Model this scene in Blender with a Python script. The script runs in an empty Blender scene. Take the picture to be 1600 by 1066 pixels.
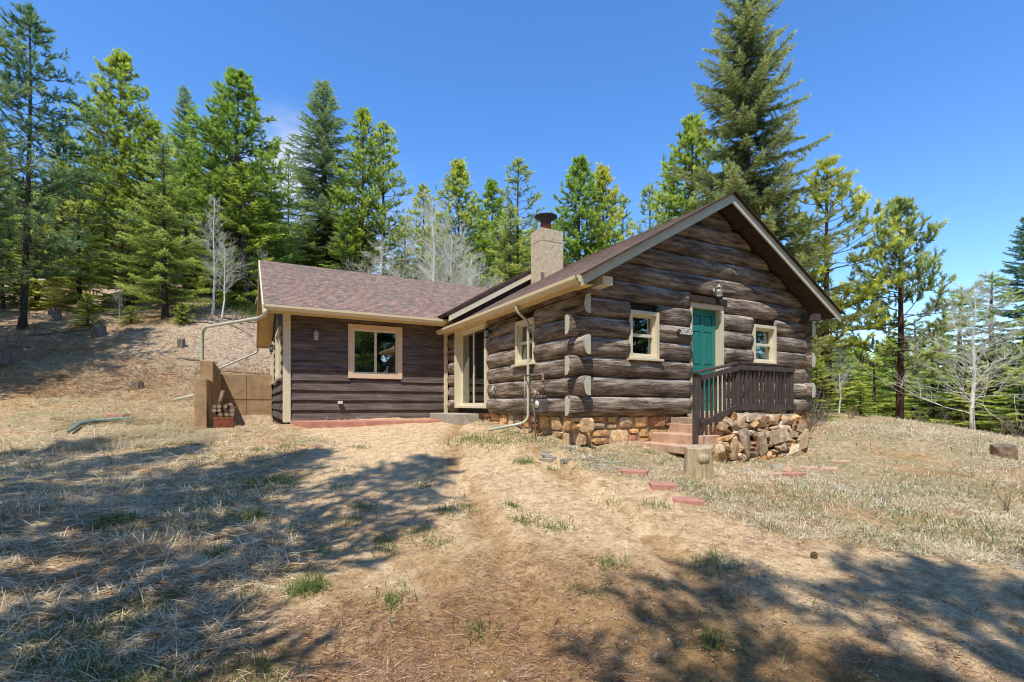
import bpy, bmesh, math, random
import numpy as np
from mathutils import Vector, Matrix
PI = math.pi
R = math.radians
scene = bpy.context.scene
col = scene.collection
EYE = 1.6                      # camera height; the world axes follow the house: X along the gable wall, Y along its side wall
YAW = R(28.2)
CY, SY = math.cos(YAW), math.sin(YAW)
def rs_to_xy(r, s):            # right / forward distances -> world X, Y
    return s*SY + r*CY, s*CY - r*SY
def xy_to_rs(x, y):
    return x*CY - y*SY, x*SY + y*CY

# ------------------------------------------------------------------ noise
def _hash(ix, iy, seed):
    n = (ix.astype(np.int64)*374761393 + iy.astype(np.int64)*668265263 + seed*974711) & 0x7fffffff
    n = ((n ^ (n >> 13))*1274126177) & 0x7fffffff
    n = n ^ (n >> 16)
    return (n & 0xffff)/65535.0
def vnoise(x, y, seed=0):
    x = np.asarray(x, float); y = np.asarray(y, float)
    ix = np.floor(x); iy = np.floor(y)
    fx = x-ix; fy = y-iy
    fx = fx*fx*(3-2*fx); fy = fy*fy*(3-2*fy)
    a = _hash(ix, iy, seed); b = _hash(ix+1, iy, seed); c = _hash(ix, iy+1, seed); d = _hash(ix+1, iy+1, seed)
    return (a*(1-fx)+b*fx)*(1-fy) + (c*(1-fx)+d*fx)*fy
def fbm(x, y, seed=0, octv=4):
    t = 0; a = .5; tot = 0
    for i in range(octv):
        t = t + a*vnoise(x*2**i+i*7.3, y*2**i-i*3.1, seed+i); tot += a; a *= .5
    return t/tot
def sstep(a, b, x):
    t = np.clip((x-a)/(b-a), 0, 1); return t*t*(3-2*t)

# ------------------------------------------------------------------ terrain
def zc(px, py, s): return ((px-800)/773*s, s, EYE-(py-632)/773*s)
ctrl = [(-6,3,.08),(-3,3,0),(0,3,0),(3,3,0),(6,3,-.05),(0,-6,-.35),(-10,-6,.2),(10,-6,-.6),(0,-25,-1.2),(-25,-25,2),(25,-25,-3),
 (-5,5,.3),(-2,5,.24),(1,5,.24),(3.5,4.6,.16),(6.6,6.4,.2),(9,4,-.1),(2.8,7.4,.55),(1.0,7.3,.5),(-1.5,7.5,.5),(-4,7.5,.46),(-7.5,7.5,.5),
 (1.2,9,.8),(4.2,8.7,.54),(6,9,.5),(8,12.5,1.08),(10,11,.75),(-.2,9.6,.85),(-3,10.3,.86),(-5.5,10.3,.8),
 (-5.55,12.45,1.1),(-1.97,14.2,1.2),(-.15,11.27,1.12),(.8,9.5,.98),(5.8,16.7,1.15),(-4.3,26,3.4),(2.9,24.2,2.0),(-1,34,4.3),
 (14.5,14,.55),(17.4,22,.95),(18.7,20,.36),(10.3,16,1.02),(13,19,1.1),
 (20,30,-.5),(30,30,-2.2),(30,60,-4),(60,60,-6),(60,20,-3.5),(14,40,-.2),(5,42,3),(22,60,-1.5),(80,120,6),(25,130,9),(150,150,12),(160,20,-4),(100,-60,-8),
 (0,60,8),(0,110,13),(-15,60,14),(-30,60,20),(-60,60,25),(-40,110,30),(-110,110,40),(-60,20,14),(-30,0,4.5),(-30,10,5),(-110,0,20),(-60,-60,8),
 (-19,40,12.0)] + [zc(*a) for a in [(300,655,13.2),(300,690,10.8),(150,652,13.2),(130,718,9.3),(0,728,9),(0,655,13),(-250,650,13),(-250,728,9),
 (200,606,16),(0,600,16),(200,545,19.5),(0,540,19.5),(200,503,22.5),(0,495,22.5),(-300,490,22.5),(330,492,24),(330,545,20.5),(400,452,32),(200,440,31),(0,430,31),(395,575,20.5)]]
ctrl = np.array(ctrl)
def _phi(d2): return np.sqrt(d2+1.5)
_P = ctrl[:, :2]; _n = len(_P)
_d2 = ((_P[:, None]-_P[None])**2).sum(-1)
_A = np.zeros((_n+3, _n+3)); _A[:_n, :_n] = _phi(_d2) - np.eye(_n)*.15
_A[:_n, _n] = 1; _A[:_n, _n+1:] = _P; _A[_n, :_n] = 1; _A[_n+1:, :_n] = _P.T
_w = np.linalg.solve(_A, np.concatenate([ctrl[:, 2], [0, 0, 0]]))
def rect_in(x, y, x0, x1, y0, y1, f):
    return sstep(x0-f, x0, x)*(1-sstep(x1, x1+f, x))*sstep(y0-f, y0, y)*(1-sstep(y1, y1+f, y))
def ground(x, y, fine=True):
    x = np.atleast_1d(np.asarray(x, float)); y = np.atleast_1d(np.asarray(y, float))
    r, s = xy_to_rs(x, y)
    z = np.zeros_like(x)
    for i in range(0, len(x), 20000):
        q = np.stack([r[i:i+20000], s[i:i+20000]], 1)
        d2 = ((q[:, None]-_P[None])**2).sum(-1)
        z[i:i+20000] = _phi(d2)@_w[:_n] + _w[_n] + q@_w[_n+1:]
    dist = np.hypot(r, s-8)
    z += (fbm(x*.16, y*.16, 5)-.5)*np.clip((dist-14)/30, 0, 1)*2.2
    dw = drive(r, s)
    z += (fbm(x*.9, y*.9, 11)-.5)*.12*(1-.65*dw) + (fbm(x*4, y*4, 17, 3)-.5)*(.035+.02*(1-dw))
    # two shallow wheel ruts running up the drive
    if fine:
        z += (fbm(x*14, y*14, 23, 3)-.5)*.03 + (fbm(x*5.5, y*5.5, 29, 3)-.5)*.05*sstep(16, 8, s)
        for off in (-.1, 1.5):
            cx = off - .12*(s-3)+.25*np.sin(s*.5)
            z -= .06*np.exp(-((r-cx)/.19)**2)-.03*np.exp(-((r-cx-.33)/.14)**2)*sstep(2, 3.5, s)*(1-sstep(8, 10, s))
    for (x0, x1, y0, y1, zz, f) in ((.95, 12.0, 14.0, 21.5, 1.0, .12), (5.5, 12.0, 7.5, 14.2, 1.0, .12)):
        k = rect_in(x, y, x0, x1, y0, y1, f); z = np.where(k > 0, z*(1-k)+np.minimum(z, zz)*k, z)
    k = rect_in(x, y, -.86, 1.0, 14.1, 20.75, .12); z = z*(1-k) + (1.02-.02*(y-14))*k
    return z
_sL = [0, 3, 5, 8, 11, 14, 16]; _rL = [-1.2, -1.55, -2.3, -3.3, -4.6, -5.6, -6]
_sR = [0, 3, 4.4, 5, 5.8, 7.2, 9, 11, 14]; _rR = [14, 9, 4.6, 3.2, 2.3, 1.6, .6, -.4, -2]
def drive(r, s):               # 1 on the bare drive, 0 on the grass
    nz = (fbm(r*.9, s*.9, 31)-.5)*2.2 + (fbm(r*4, s*4, 37)-.5)*.7
    a = sstep(-.5, .5, r-np.interp(s, _sL, _rL)+nz)
    b = sstep(-.3, .3, np.interp(s, _sR, _rR)-r+nz*.35)
    return a*b*(1-sstep(13.5, 14.5, s))

# ------------------------------------------------------------------ materials
def new_mat(name):
    m = bpy.data.materials.new(name); m.use_nodes = True
    nt = m.node_tree; b = nt.nodes['Principled BSDF']
    return m, nt, b
def N(nt, t, **kw):
    n = nt.nodes.new(t)
    for k, v in kw.items(): setattr(n, k, v)
    return n
def ramp(nt, stops):
    n = nt.nodes.new('ShaderNodeValToRGB'); e = n.color_ramp.elements
    e[0].position = stops[0][0]; e[0].color = (*stops[0][1], 1)
    e[1].position = stops[-1][0]; e[1].color = (*stops[-1][1], 1)
    for p, c in stops[1:-1]:
        q = e.new(p); q.color = (*c, 1)
    return n
def noise_mat(name, stops, scale=(1, 1, 1), nscale=5, detail=6, rough=.85, bump=.0, bscale=None, bdist=.01, spec=.25, rough_noise=.6, metallic=0):
    m, nt, b = new_mat(name)
    tc = N(nt, 'ShaderNodeTexCoord'); mp = N(nt, 'ShaderNodeMapping'); mp.inputs['Scale'].default_value = scale
    nt.links.new(tc.outputs['Object'], mp.inputs['Vector'])
    no = N(nt, 'ShaderNodeTexNoise'); no.inputs['Scale'].default_value = nscale; no.inputs['Detail'].default_value = detail; no.inputs['Roughness'].default_value = rough_noise
    nt.links.new(mp.outputs[0], no.inputs['Vector'])
    cr = ramp(nt, stops); nt.links.new(no.outputs['Fac'], cr.inputs[0]); nt.links.new(cr.outputs[0], b.inputs['Base Color'])
    b.inputs['Roughness'].default_value = rough; b.inputs['Specular IOR Level'].default_value = spec; b.inputs['Metallic'].default_value = metallic
    if bump:
        n2 = N(nt, 'ShaderNodeTexNoise'); n2.inputs['Scale'].default_value = bscale or nscale*3; n2.inputs['Detail'].default_value = 5
        nt.links.new(mp.outputs[0], n2.inputs['Vector'])
        bp = N(nt, 'ShaderNodeBump'); bp.inputs['Strength'].default_value = bump; bp.inputs['Distance'].default_value = bdist
        nt.links.new(n2.outputs['Fac'], bp.inputs['Height']); nt.links.new(bp.outputs[0], b.inputs['Normal'])
    m['cr'] = cr.name
    return m
def log_mat(name, scale, crack=.75):
    m, nt, b = new_mat(name)
    tc = N(nt, 'ShaderNodeTexCoord'); mp = N(nt, 'ShaderNodeMapping'); mp.inputs['Scale'].default_value = scale
    nt.links.new(tc.outputs['Object'], mp.inputs['Vector'])
    n1 = N(nt, 'ShaderNodeTexNoise'); n1.inputs['Scale'].default_value = 9; n1.inputs['Detail'].default_value = 7; n1.inputs['Roughness'].default_value = .65
    n2 = N(nt, 'ShaderNodeTexNoise'); n2.inputs['Scale'].default_value = 1.3; n2.inputs['Detail'].default_value = 3
    nt.links.new(mp.outputs[0], n1.inputs['Vector']); nt.links.new(tc.outputs['Object'], n2.inputs['Vector'])
    c1 = ramp(nt, [(.3, (.045, .031, .021)), (.42, (.165, .125, .09)), (.54, (.30, .243, .187)), (.68, (.50, .43, .35))])
    nt.links.new(n1.outputs['Fac'], c1.inputs[0])
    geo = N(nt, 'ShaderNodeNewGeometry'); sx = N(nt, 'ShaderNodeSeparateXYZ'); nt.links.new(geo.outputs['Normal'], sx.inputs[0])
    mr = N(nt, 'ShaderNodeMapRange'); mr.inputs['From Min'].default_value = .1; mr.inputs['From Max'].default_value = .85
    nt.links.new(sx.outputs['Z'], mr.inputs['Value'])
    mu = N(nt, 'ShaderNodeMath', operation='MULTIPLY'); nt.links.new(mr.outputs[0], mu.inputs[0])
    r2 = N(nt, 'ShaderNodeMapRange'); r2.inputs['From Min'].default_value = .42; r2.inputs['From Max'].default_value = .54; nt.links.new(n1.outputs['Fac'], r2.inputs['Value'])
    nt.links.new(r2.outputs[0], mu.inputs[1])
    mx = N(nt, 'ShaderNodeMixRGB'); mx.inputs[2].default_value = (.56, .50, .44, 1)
    nt.links.new(mu.outputs[0], mx.inputs[0]); nt.links.new(c1.outputs[0], mx.inputs[1])  # upward faces paler: weathered grey, strengthened to paint in sunlit tops
    m2 = N(nt, 'ShaderNodeMixRGB', blend_type='MULTIPLY'); m2.inputs[0].default_value = .8
    c2 = ramp(nt, [(.35, (.62, .58, .55)), (.6, (1.12, 1.05, 1.0))]); nt.links.new(n2.outputs['Fac'], c2.inputs[0])
    mp4 = N(nt, 'ShaderNodeMapping'); mp4.inputs['Scale'].default_value = tuple(v*(.8 if v < .5 else 1.25) for v in scale); nt.links.new(tc.outputs['Object'], mp4.inputs['Vector'])
    n4 = N(nt, 'ShaderNodeTexNoise'); n4.inputs['Scale'].default_value = 9; n4.inputs['Detail'].default_value = 3; n4.inputs['Distortion'].default_value = .4; nt.links.new(mp4.outputs[0], n4.inputs['Vector'])
    c4 = ramp(nt, [(.47, (1, 1, 1)), (.497, (.1, .085, .075)), (.522, (1, 1, 1))]); nt.links.new(n4.outputs['Fac'], c4.inputs[0])
    m4 = N(nt, 'ShaderNodeMixRGB', blend_type='MULTIPLY'); m4.inputs[0].default_value = crack; nt.links.new(mx.outputs[0], m4.inputs[1]); nt.links.new(c4.outputs[0], m4.inputs[2])
    nt.links.new(m4.outputs[0], m2.inputs[1]); nt.links.new(c2.outputs[0], m2.inputs[2]); nt.links.new(m2.outputs[0], b.inputs['Base Color'])
    # drying cracks
    n3 = N(nt, 'ShaderNodeTexNoise'); n3.inputs['Scale'].default_value = 16; n3.inputs['Detail'].default_value = 8; n3.inputs['Roughness'].default_value = .7
    nt.links.new(mp.outputs[0], n3.inputs['Vector'])
    bp = N(nt, 'ShaderNodeBump'); bp.inputs['Strength'].default_value = 1; bp.inputs['Distance'].default_value = .045
    nt.links.new(n3.outputs['Fac'], bp.inputs['Height']); nt.links.new(bp.outputs[0], b.inputs['Normal'])
    b.inputs['Roughness'].default_value = .8; b.inputs['Specular IOR Level'].default_value = .25
    return m
def attr_mat(name, attr='Col', rough=.85, bump=.4, bscale=14, bdist=.02, var=.35, nscale=9, spec=.25):
    m, nt, b = new_mat(name)
    at = N(nt, 'ShaderNodeAttribute'); at.attribute_name = attr
    tc = N(nt, 'ShaderNodeTexCoord')
    no = N(nt, 'ShaderNodeTexNoise'); no.inputs['Scale'].default_value = nscale; no.inputs['Detail'].default_value = 7; no.inputs['Roughness'].default_value = .65
    nt.links.new(tc.outputs['Object'], no.inputs['Vector'])
    cr = ramp(nt, [(.3, (1-var*1.4,)*3), (.7, (1+var,)*3)]); nt.links.new(no.outputs['Fac'], cr.inputs[0])
    mx = N(nt, 'ShaderNodeMixRGB', blend_type='MULTIPLY'); mx.inputs[0].default_value = 1
    nt.links.new(at.outputs['Color'], mx.inputs[1]); nt.links.new(cr.outputs[0], mx.inputs[2]); nt.links.new(mx.outputs[0], b.inputs['Base Color'])
    if bump:
        n2 = N(nt, 'ShaderNodeTexNoise'); n2.inputs['Scale'].default_value = bscale; n2.inputs['Detail'].default_value = 6
        nt.links.new(tc.outputs['Object'], n2.inputs['Vector'])
        bp = N(nt, 'ShaderNodeBump'); bp.inputs['Strength'].default_value = bump; bp.inputs['Distance'].default_value = bdist
        nt.links.new(n2.outputs['Fac'], bp.inputs['Height']); nt.links.new(bp.outputs[0], b.inputs['Normal'])
    b.inputs['Roughness'].default_value = rough; b.inputs['Specular IOR Level'].default_value = spec
    return m
def leaf_mat(name, stops, trans=.3, hue=.03):
    m, nt, b = new_mat(name)
    at = N(nt, 'ShaderNodeAttribute'); at.attribute_name = 'tone'
    cr = ramp(nt, stops); nt.links.new(at.outputs['Fac'], cr.inputs[0])
    oi = N(nt, 'ShaderNodeObjectInfo'); hs = N(nt, 'ShaderNodeHueSaturation')
    mr = N(nt, 'ShaderNodeMapRange'); mr.inputs['To Min'].default_value = .5-hue; mr.inputs['To Max'].default_value = .5+hue
    mv = N(nt, 'ShaderNodeMapRange'); mv.inputs['To Min'].default_value = 1.35; mv.inputs['To Max'].default_value = .95
    nt.links.new(oi.outputs['Random'], mr.inputs[0]); nt.links.new(mr.outputs[0], hs.inputs['Hue'])
    nt.links.new(oi.outputs['Random'], mv.inputs[0]); nt.links.new(mv.outputs[0], hs.inputs['Value'])
    nt.links.new(cr.outputs[0], hs.inputs['Color']); nt.links.new(hs.outputs[0], b.inputs['Base Color'])
    b.inputs['Roughness'].default_value = .55; b.inputs['Specular IOR Level'].default_value = .3
    tr = N(nt, 'ShaderNodeBsdfTranslucent'); nt.links.new(hs.outputs[0], tr.inputs[0])
    mx = N(nt, 'ShaderNodeMixShader'); mx.inputs[0].default_value = trans
    nt.links.new(b.outputs[0], mx.inputs[1]); nt.links.new(tr.outputs[0], mx.inputs[2])
    nt.links.new(mx.outputs[0], nt.nodes['Material Output'].inputs['Surface'])
    return m
def plain(name, c, rough=.6, spec=.3, var=.12, metallic=0, nscale=6, bump=0, bdist=.004, scale=(1, 1, 1)):
    lo = tuple(v*(1-var*1.5) for v in c); hi = tuple(v*(1+var) for v in c)
    return noise_mat(name, [(.3, lo), (.7, hi)], nscale=nscale, rough=rough, spec=spec, metallic=metallic, bump=bump, bdist=bdist, scale=scale)

MT = {}
MT['log_x'] = log_mat('weathered log along gable', (.16, 1, 1.3))
MT['log_y'] = log_mat('weathered log along side', (1, .16, 1.3))
for _k, _sc in (('siding', (.12, 1, 1.2)), ('siding_y', (1, .12, 1.2))):
    MT[_k] = noise_mat('stained lap board', [(.3, (.062, .045, .038)), (.5, (.135, .104, .088)), (.7, (.21, .17, .148))], _sc, 15, detail=8, rough=.75, bump=.6, bscale=30, bdist=.008, rough_noise=.6)
MT['cream'] = plain('cream painted trim', (.74, .64, .44), .55, var=.06, bump=.15)
MT['cream_end'] = plain('cream painted log end', (.56, .53, .40), .6, var=.1, bump=.3, nscale=14)
MT['sage'] = plain('sage painted rake board', (.56, .53, .38), .55, var=.07, bump=.15)
MT['gutter'] = plain('cream metal gutter', (.76, .63, .39), .38, .45, var=.05)
MT['pipe'] = plain('cream metal downspout', (.56, .56, .42), .38, .45, var=.07)
MT['peach'] = plain('peach painted window trim', (.76, .56, .38), .55, var=.06, bump=.15)
MT['vinyl'] = plain('almond vinyl sash', (.74, .67, .50), .4, .4, var=.04)
MT['soffit'] = plain('tan soffit paint', (.72, .52, .22), .6, var=.08)
MT['darkwood'] = noise_mat('dark stained underside', [(.3, (.03, .02, .016)), (.7, (.075, .052, .042))], (1, 1, 1), 6, rough=.8, bump=.3)
MT['rail'] = noise_mat('brown stained deck wood', [(.3, (.055, .04, .035)), (.7, (.115, .088, .076))], (1, 1, .3), 14, rough=.7, bump=.3)
MT['green'] = noise_mat('teal green door paint', [(.3, (.022, .19, .15)), (.7, (.032, .26, .205))], (1, 1, .4), 7, rough=.4, spec=.4, bump=.08)
MT['conc'] = noise_mat('pale concrete', [(.3, (.30, .27, .22)), (.7, (.48, .43, .35))], nscale=8, rough=.9, bump=.3)
MT['chim'] = noise_mat('tan parged chimney', [(.28, (.34, .22, .11)), (.45, (.60, .47, .29)), (.75, (.74, .62, .42))], nscale=9, detail=9, rough=.9, bump=.5, bdist=.015)
MT['tanwall'] = noise_mat('tan painted concrete', [(.25, (.28, .17, .085)), (.5, (.44, .285, .15)), (.75, (.54, .37, .21))], nscale=3.5, rough=.75, bump=.4, bscale=5, bdist=.02)
MT['rust'] = noise_mat('rusty steel', [(.3, (.16, .045, .025)), (.7, (.30, .09, .045))], nscale=12, rough=.7)
MT['black'] = plain('blackened steel', (.03, .034, .034), .5, .4, var=.3)
MT['meter'] = plain('grey meter enamel', (.12, .105, .10), .5, .4, var=.3, nscale=20)
MT['galv'] = plain('weathered galvanised pipe', (.28, .20, .165), .5, .5, var=.3, metallic=.3)
MT['lant'] = plain('dark lantern metal', (.035, .03, .028), .4, .5, var=.2)
MT['lantw'] = plain('pale pewter lantern metal', (.42, .40, .35), .4, .5, var=.2)
MT['white'] = plain('white enamel', (.7, .68, .6), .4, .4, var=.05)
MT['frost'] = plain('frosted lantern glass', (.62, .62, .56), .25, .5, var=.05)
MT['redstone'] = noise_mat('red sandstone slab', [(.25, (.40, .23, .15)), (.5, (.56, .36, .25)), (.75, (.68, .48, .35))], nscale=7, rough=.9, bump=.5, bdist=.02)
MT['paver'] = noise_mat('red concrete paver', [(.3, (.40, .18, .13)), (.7, (.56, .29, .22))], nscale=16, rough=.9, bump=.4)
MT['patio'] = noise_mat('red stained patio', [(.3, (.42, .17, .12)), (.7, (.56, .29, .21))], nscale=4, rough=.9, bump=.3)
MT['stone'] = attr_mat('fieldstone', bump=.7, bscale=10, bdist=.04, var=.4)
MT['mortar'] = noise_mat('sandy mortar', [(.3, (.30, .22, .15)), (.7, (.52, .42, .30))], nscale=9, rough=.95, bump=.6, bdist=.03)
MT['shingle'] = attr_mat('asphalt shingle', bump=.5, bscale=90, bdist=.006, var=.22, nscale=45, rough=.95, spec=.15)
MT['stumpbark'] = noise_mat('peeled stump wood', [(.25, (.22, .15, .08)), (.5, (.50, .39, .24)), (.75, (.66, .54, .36))], (1, 1, .15), 13, rough=.9, bump=.8, bdist=.03)
MT['greywood'] = noise_mat('weathered grey stump wood', [(.3, (.08, .062, .045)), (.7, (.32, .27, .21))], (1, 1, .2), 12, rough=.95, bump=.8, bdist=.03)
MT['greywood2'] = MT['greywood']
MT['bark_red'] = noise_mat('reddish pine bark', [(.3, (.035, .018, .012)), (.55, (.12, .06, .035)), (.75, (.22, .12, .07))], (1, 1, .3), 14, rough=.95, bump=.8, bdist=.03)
MT['bark_grey'] = noise_mat('grey spruce bark', [(.3, (.03, .025, .02)), (.7, (.13, .105, .085))], (1, 1, .35), 14, rough=.95, bump=.8, bdist=.03)
MT['aspen'] = noise_mat('pale aspen bark', [(.3, (.36, .38, .28)), (.42, (.70, .68, .56)), (.75, (.85, .82, .72))], (1, 1, .6), 9, rough=.75, bump=.2)
MT['drain'] = plain('green corrugated drain pipe', (.15, .24, .20), .5, .4, var=.2)
MT['curtain'] = plain('pale window blind', (.30, .30, .26), .8, var=.08)
MT['greencurtain'] = plain('green curtain', (.16, .24, .08), .8, var=.1)
MT['screen'] = plain('grey insect screen', (.10, .105, .11), .55, .5, var=.1)
MT['rock'] = noise_mat('pale lichen rock', [(.3, (.24, .20, .14)), (.7, (.50, .44, .34))], nscale=7, rough=.95, bump=.7, bdist=.03)
MT['snow'] = noise_mat('old snow', [(.3, (.5, .55, .62)), (.7, (.8, .83, .88))], nscale=4, rough=.6)
MT['ochre'] = plain('ochre stucco', (.45, .22, .09), .8)
MT['splitwood'] = noise_mat('split firewood', [(.3, (.10, .06, .04)), (.7, (.38, .27, .17))], (1, 1, 1), 9, rough=.9, bump=.6)

def glass_mat():
    m, nt, b = new_mat('window glass')
    nt.nodes.remove(b)
    t = N(nt, 'ShaderNodeBsdfTransparent'); t.inputs[0].default_value = (.72, .76, .74, 1)
    g = N(nt, 'ShaderNodeBsdfGlossy'); g.inputs['Roughness'].default_value = .015; g.inputs[0].default_value = (.9, .95, .92, 1)
    lw = N(nt, 'ShaderNodeFresnel'); lw.inputs['IOR'].default_value = 1.5
    mr = N(nt, 'ShaderNodeMapRange'); mr.inputs['From Max'].default_value = .6; mr.inputs['To Min'].default_value = .17; mr.inputs['To Max'].default_value = .95
    nt.links.new(lw.outputs[0], mr.inputs[0])
    mx = N(nt, 'ShaderNodeMixShader'); nt.links.new(mr.outputs[0], mx.inputs[0])
    nt.links.new(t.outputs[0], mx.inputs[1]); nt.links.new(g.outputs[0], mx.inputs[2])
    # faint waviness of old glass
    tc = N(nt, 'ShaderNodeTexCoord'); no = N(nt, 'ShaderNodeTexNoise'); no.inputs['Scale'].default_value = 2.5
    nt.links.new(tc.outputs['Object'], no.inputs['Vector'])
    bp = N(nt, 'ShaderNodeBump'); bp.inputs['Strength'].default_value = .25; bp.inputs['Distance'].default_value = .01
    nt.links.new(no.outputs['Fac'], bp.inputs['Height']); nt.links.new(bp.outputs[0], g.inputs['Normal'])
    nt.links.new(mx.outputs[0], nt.nodes['Material Output'].inputs['Surface'])
    return m
MT['glass'] = glass_mat()
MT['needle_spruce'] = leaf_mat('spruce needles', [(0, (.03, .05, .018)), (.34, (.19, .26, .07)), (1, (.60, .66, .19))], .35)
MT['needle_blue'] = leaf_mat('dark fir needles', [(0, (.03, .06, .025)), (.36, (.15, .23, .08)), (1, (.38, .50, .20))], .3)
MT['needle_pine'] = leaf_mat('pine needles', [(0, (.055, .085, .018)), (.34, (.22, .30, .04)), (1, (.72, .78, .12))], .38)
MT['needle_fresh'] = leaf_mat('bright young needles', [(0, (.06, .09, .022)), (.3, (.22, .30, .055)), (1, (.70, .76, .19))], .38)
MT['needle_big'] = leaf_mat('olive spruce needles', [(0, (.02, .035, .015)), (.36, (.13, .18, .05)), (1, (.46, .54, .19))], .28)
MT['straw'] = leaf_mat('dry straw grass', [(0, (.20, .13, .07)), (.42, (.60, .48, .30)), (1, (.92, .84, .63))], .25, .004)
MT['greengrass'] = leaf_mat('fresh grass', [(0, (.06, .09, .02)), (.5, (.14, .20, .045)), (1, (.26, .31, .10))], .35, .004)
MT['litter'] = leaf_mat('fallen pine needles', [(0, (.14, .065, .035)), (.5, (.38, .20, .11)), (1, (.62, .42, .27))], .1, .004)
MT['twigs'] = noise_mat('bare shrub twigs', [(.3, (.16, .11, .08)), (.7, (.36, .29, .22))], nscale=5, rough=.9)

# ------------------------------------------------------------------ object helpers
def tag(o, label=None, cat=None, group=None, kind=None):
    if label: o['label'] = label
    if cat: o['category'] = cat
    if group: o['group'] = group
    if kind: o['kind'] = kind
    return o
def link(name, me, mat, parent=None):
    o = bpy.data.objects.new(name, me); col.objects.link(o)
    if mat is not None: me.materials.append(MT[mat] if isinstance(mat, str) else mat)
    if parent is not None: o.parent = parent
    return o
def empty(name, loc=(0, 0, 0), rz=0):
    o = bpy.data.objects.new(name, None); col.objects.link(o); o.location = loc; o.rotation_euler.z = rz
    o.empty_display_size = .2
    return o
class MB:
    """mesh builder in world coordinates; build() shifts to the parent's origin"""
    def __init__(s): s.v = []; s.f = []; s.c = []; s.sm = []
    def add(s, vs, fs, c=None, smooth=False):
        b = len(s.v); s.v += [tuple(v) for v in vs]; s.f += [tuple(b+i for i in f) for f in fs]
        s.c += [c or (1, 1, 1)]*len(vs); s.sm += [smooth]*len(fs)
    def box(s, x0, x1, y0, y1, z0, z1, c=None):
        s.add([(x0, y0, z0), (x1, y0, z0), (x1, y1, z0), (x0, y1, z0), (x0, y0, z1), (x1, y0, z1), (x1, y1, z1), (x0, y1, z1)],
              [(0, 3, 2, 1), (4, 5, 6, 7), (0, 1, 5, 4), (1, 2, 6, 5), (2, 3, 7, 6), (3, 0, 4, 7)], c)
    def prism(s, pts, d, c=None):        # polygon pts extruded by vector d
        n = len(pts); d = Vector(d); a = [Vector(p) for p in pts]; b = [p+d for p in a]
        s.add(a+b, [tuple(range(n))[::-1], tuple(range(n, 2*n))] + [(i, (i+1) % n, n+(i+1) % n, n+i) for i in range(n)], c)
    def bar(s, p0, p1, w, h, up=(0, 0, 1), c=None):
        p0 = Vector(p0); p1 = Vector(p1); d = (p1-p0).normalized(); up = Vector(up)
        x = d.cross(up).normalized()*w/2; y = x.cross(d).normalized()*h/2
        s.prism([p0-x-y, p0+x-y, p0+x+y, p0-x+y], p1-p0, c)
    def tube(s, pts, rad, n=10, c=None, cap=True, flat=1.0, smooth=True):
        pts = [Vector(p) for p in pts]; rad = rad if isinstance(rad, (list, tuple)) else [rad]*len(pts)
        vs = []; fs = []; prev = None
        for i, p in enumerate(pts):
            d = (pts[min(i+1, len(pts)-1)]-pts[max(i-1, 0)]).normalized()
            if prev is None:
                x = d.orthogonal().normalized()
            else:
                x = (prev-d*prev.dot(d)); x = x.normalized() if x.length > 1e-6 else d.orthogonal().normalized()
            prev = x; y = d.cross(x)
            for k in range(n):
                a = 2*PI*k/n; vs.append(p+x*math.cos(a)*rad[i]+y*math.sin(a)*rad[i]*flat)
        m = len(pts)
        for i in range(m-1):
            for k in range(n): fs.append((i*n+k, i*n+(k+1) % n, (i+1)*n+(k+1) % n, (i+1)*n+k))
        if cap: fs += [tuple(range(n))[::-1], tuple(range((m-1)*n, m*n))]
        s.add(vs, fs, c, smooth)
    def lathe(s, cx, cy, prof, n=14, c=None):   # prof: list of (radius, z)
        vs = []; fs = []
        for r_, z in prof:
            for k in range(n): vs.append((cx+r_*math.cos(2*PI*k/n), cy+r_*math.sin(2*PI*k/n), z))
        for i in range(len(prof)-1):
            for k in range(n): fs.append((i*n+k, i*n+(k+1) % n, (i+1)*n+(k+1) % n, (i+1)*n+k))
        fs += [tuple(range(n))[::-1], tuple(range((len(prof)-1)*n, len(prof)*n))]
        s.add(vs, fs, c, True)
    def build(s, name, mat, parent=None, bevel=0, colors=False):
        off = Vector((0, 0, 0))
        p = parent
        while p is not None: off += p.location; p = p.parent
        me = bpy.data.meshes.new(name); me.from_pydata([(v[0]-off.x, v[1]-off.y, v[2]-off.z) for v in s.v], [], s.f)
        me.polygons.foreach_set('use_smooth', s.sm)
        if colors:
            a = me.color_attributes.new('Col', 'FLOAT_COLOR', 'POINT')
            a.data.foreach_set('color', np.array([(*c, 1) for c in s.c], np.float32).ravel())
        me.update()
        o = link(name, me, mat, parent)
        if bevel:
            b = o.modifiers.new('bevel', 'BEVEL'); b.width = bevel; b.segments = 2; b.limit_method = 'ANGLE'
        return o
def big_mesh(name, V, F, tone=None, smooth=False, colattr=None):
    """fast mesh from numpy arrays; F is (n,3) or (n,4)"""
    me = bpy.data.meshes.new(name); n = len(F); k = F.shape[1]
    me.vertices.add(len(V)); me.vertices.foreach_set('co', V.astype(np.float32).ravel())
    me.loops.add(n*k); me.loops.foreach_set('vertex_index', F.astype(np.int32).ravel())
    me.polygons.add(n); me.polygons.foreach_set('loop_start', np.arange(0, n*k, k, dtype=np.int32))
    me.polygons.foreach_set('loop_total', np.full(n, k, np.int32))
    if smooth: me.polygons.foreach_set('use_smooth', np.ones(n, bool))
    me.update(calc_edges=True)
    if tone is not None:
        a = me.attributes.new('tone', 'FLOAT', 'POINT'); a.data.foreach_set('value', tone.astype(np.float32))
    if colattr is not None:
        a = me.color_attributes.new('Col', 'FLOAT_COLOR', 'POINT'); a.data.foreach_set('color', colattr.astype(np.float32).ravel())
    return me
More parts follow.
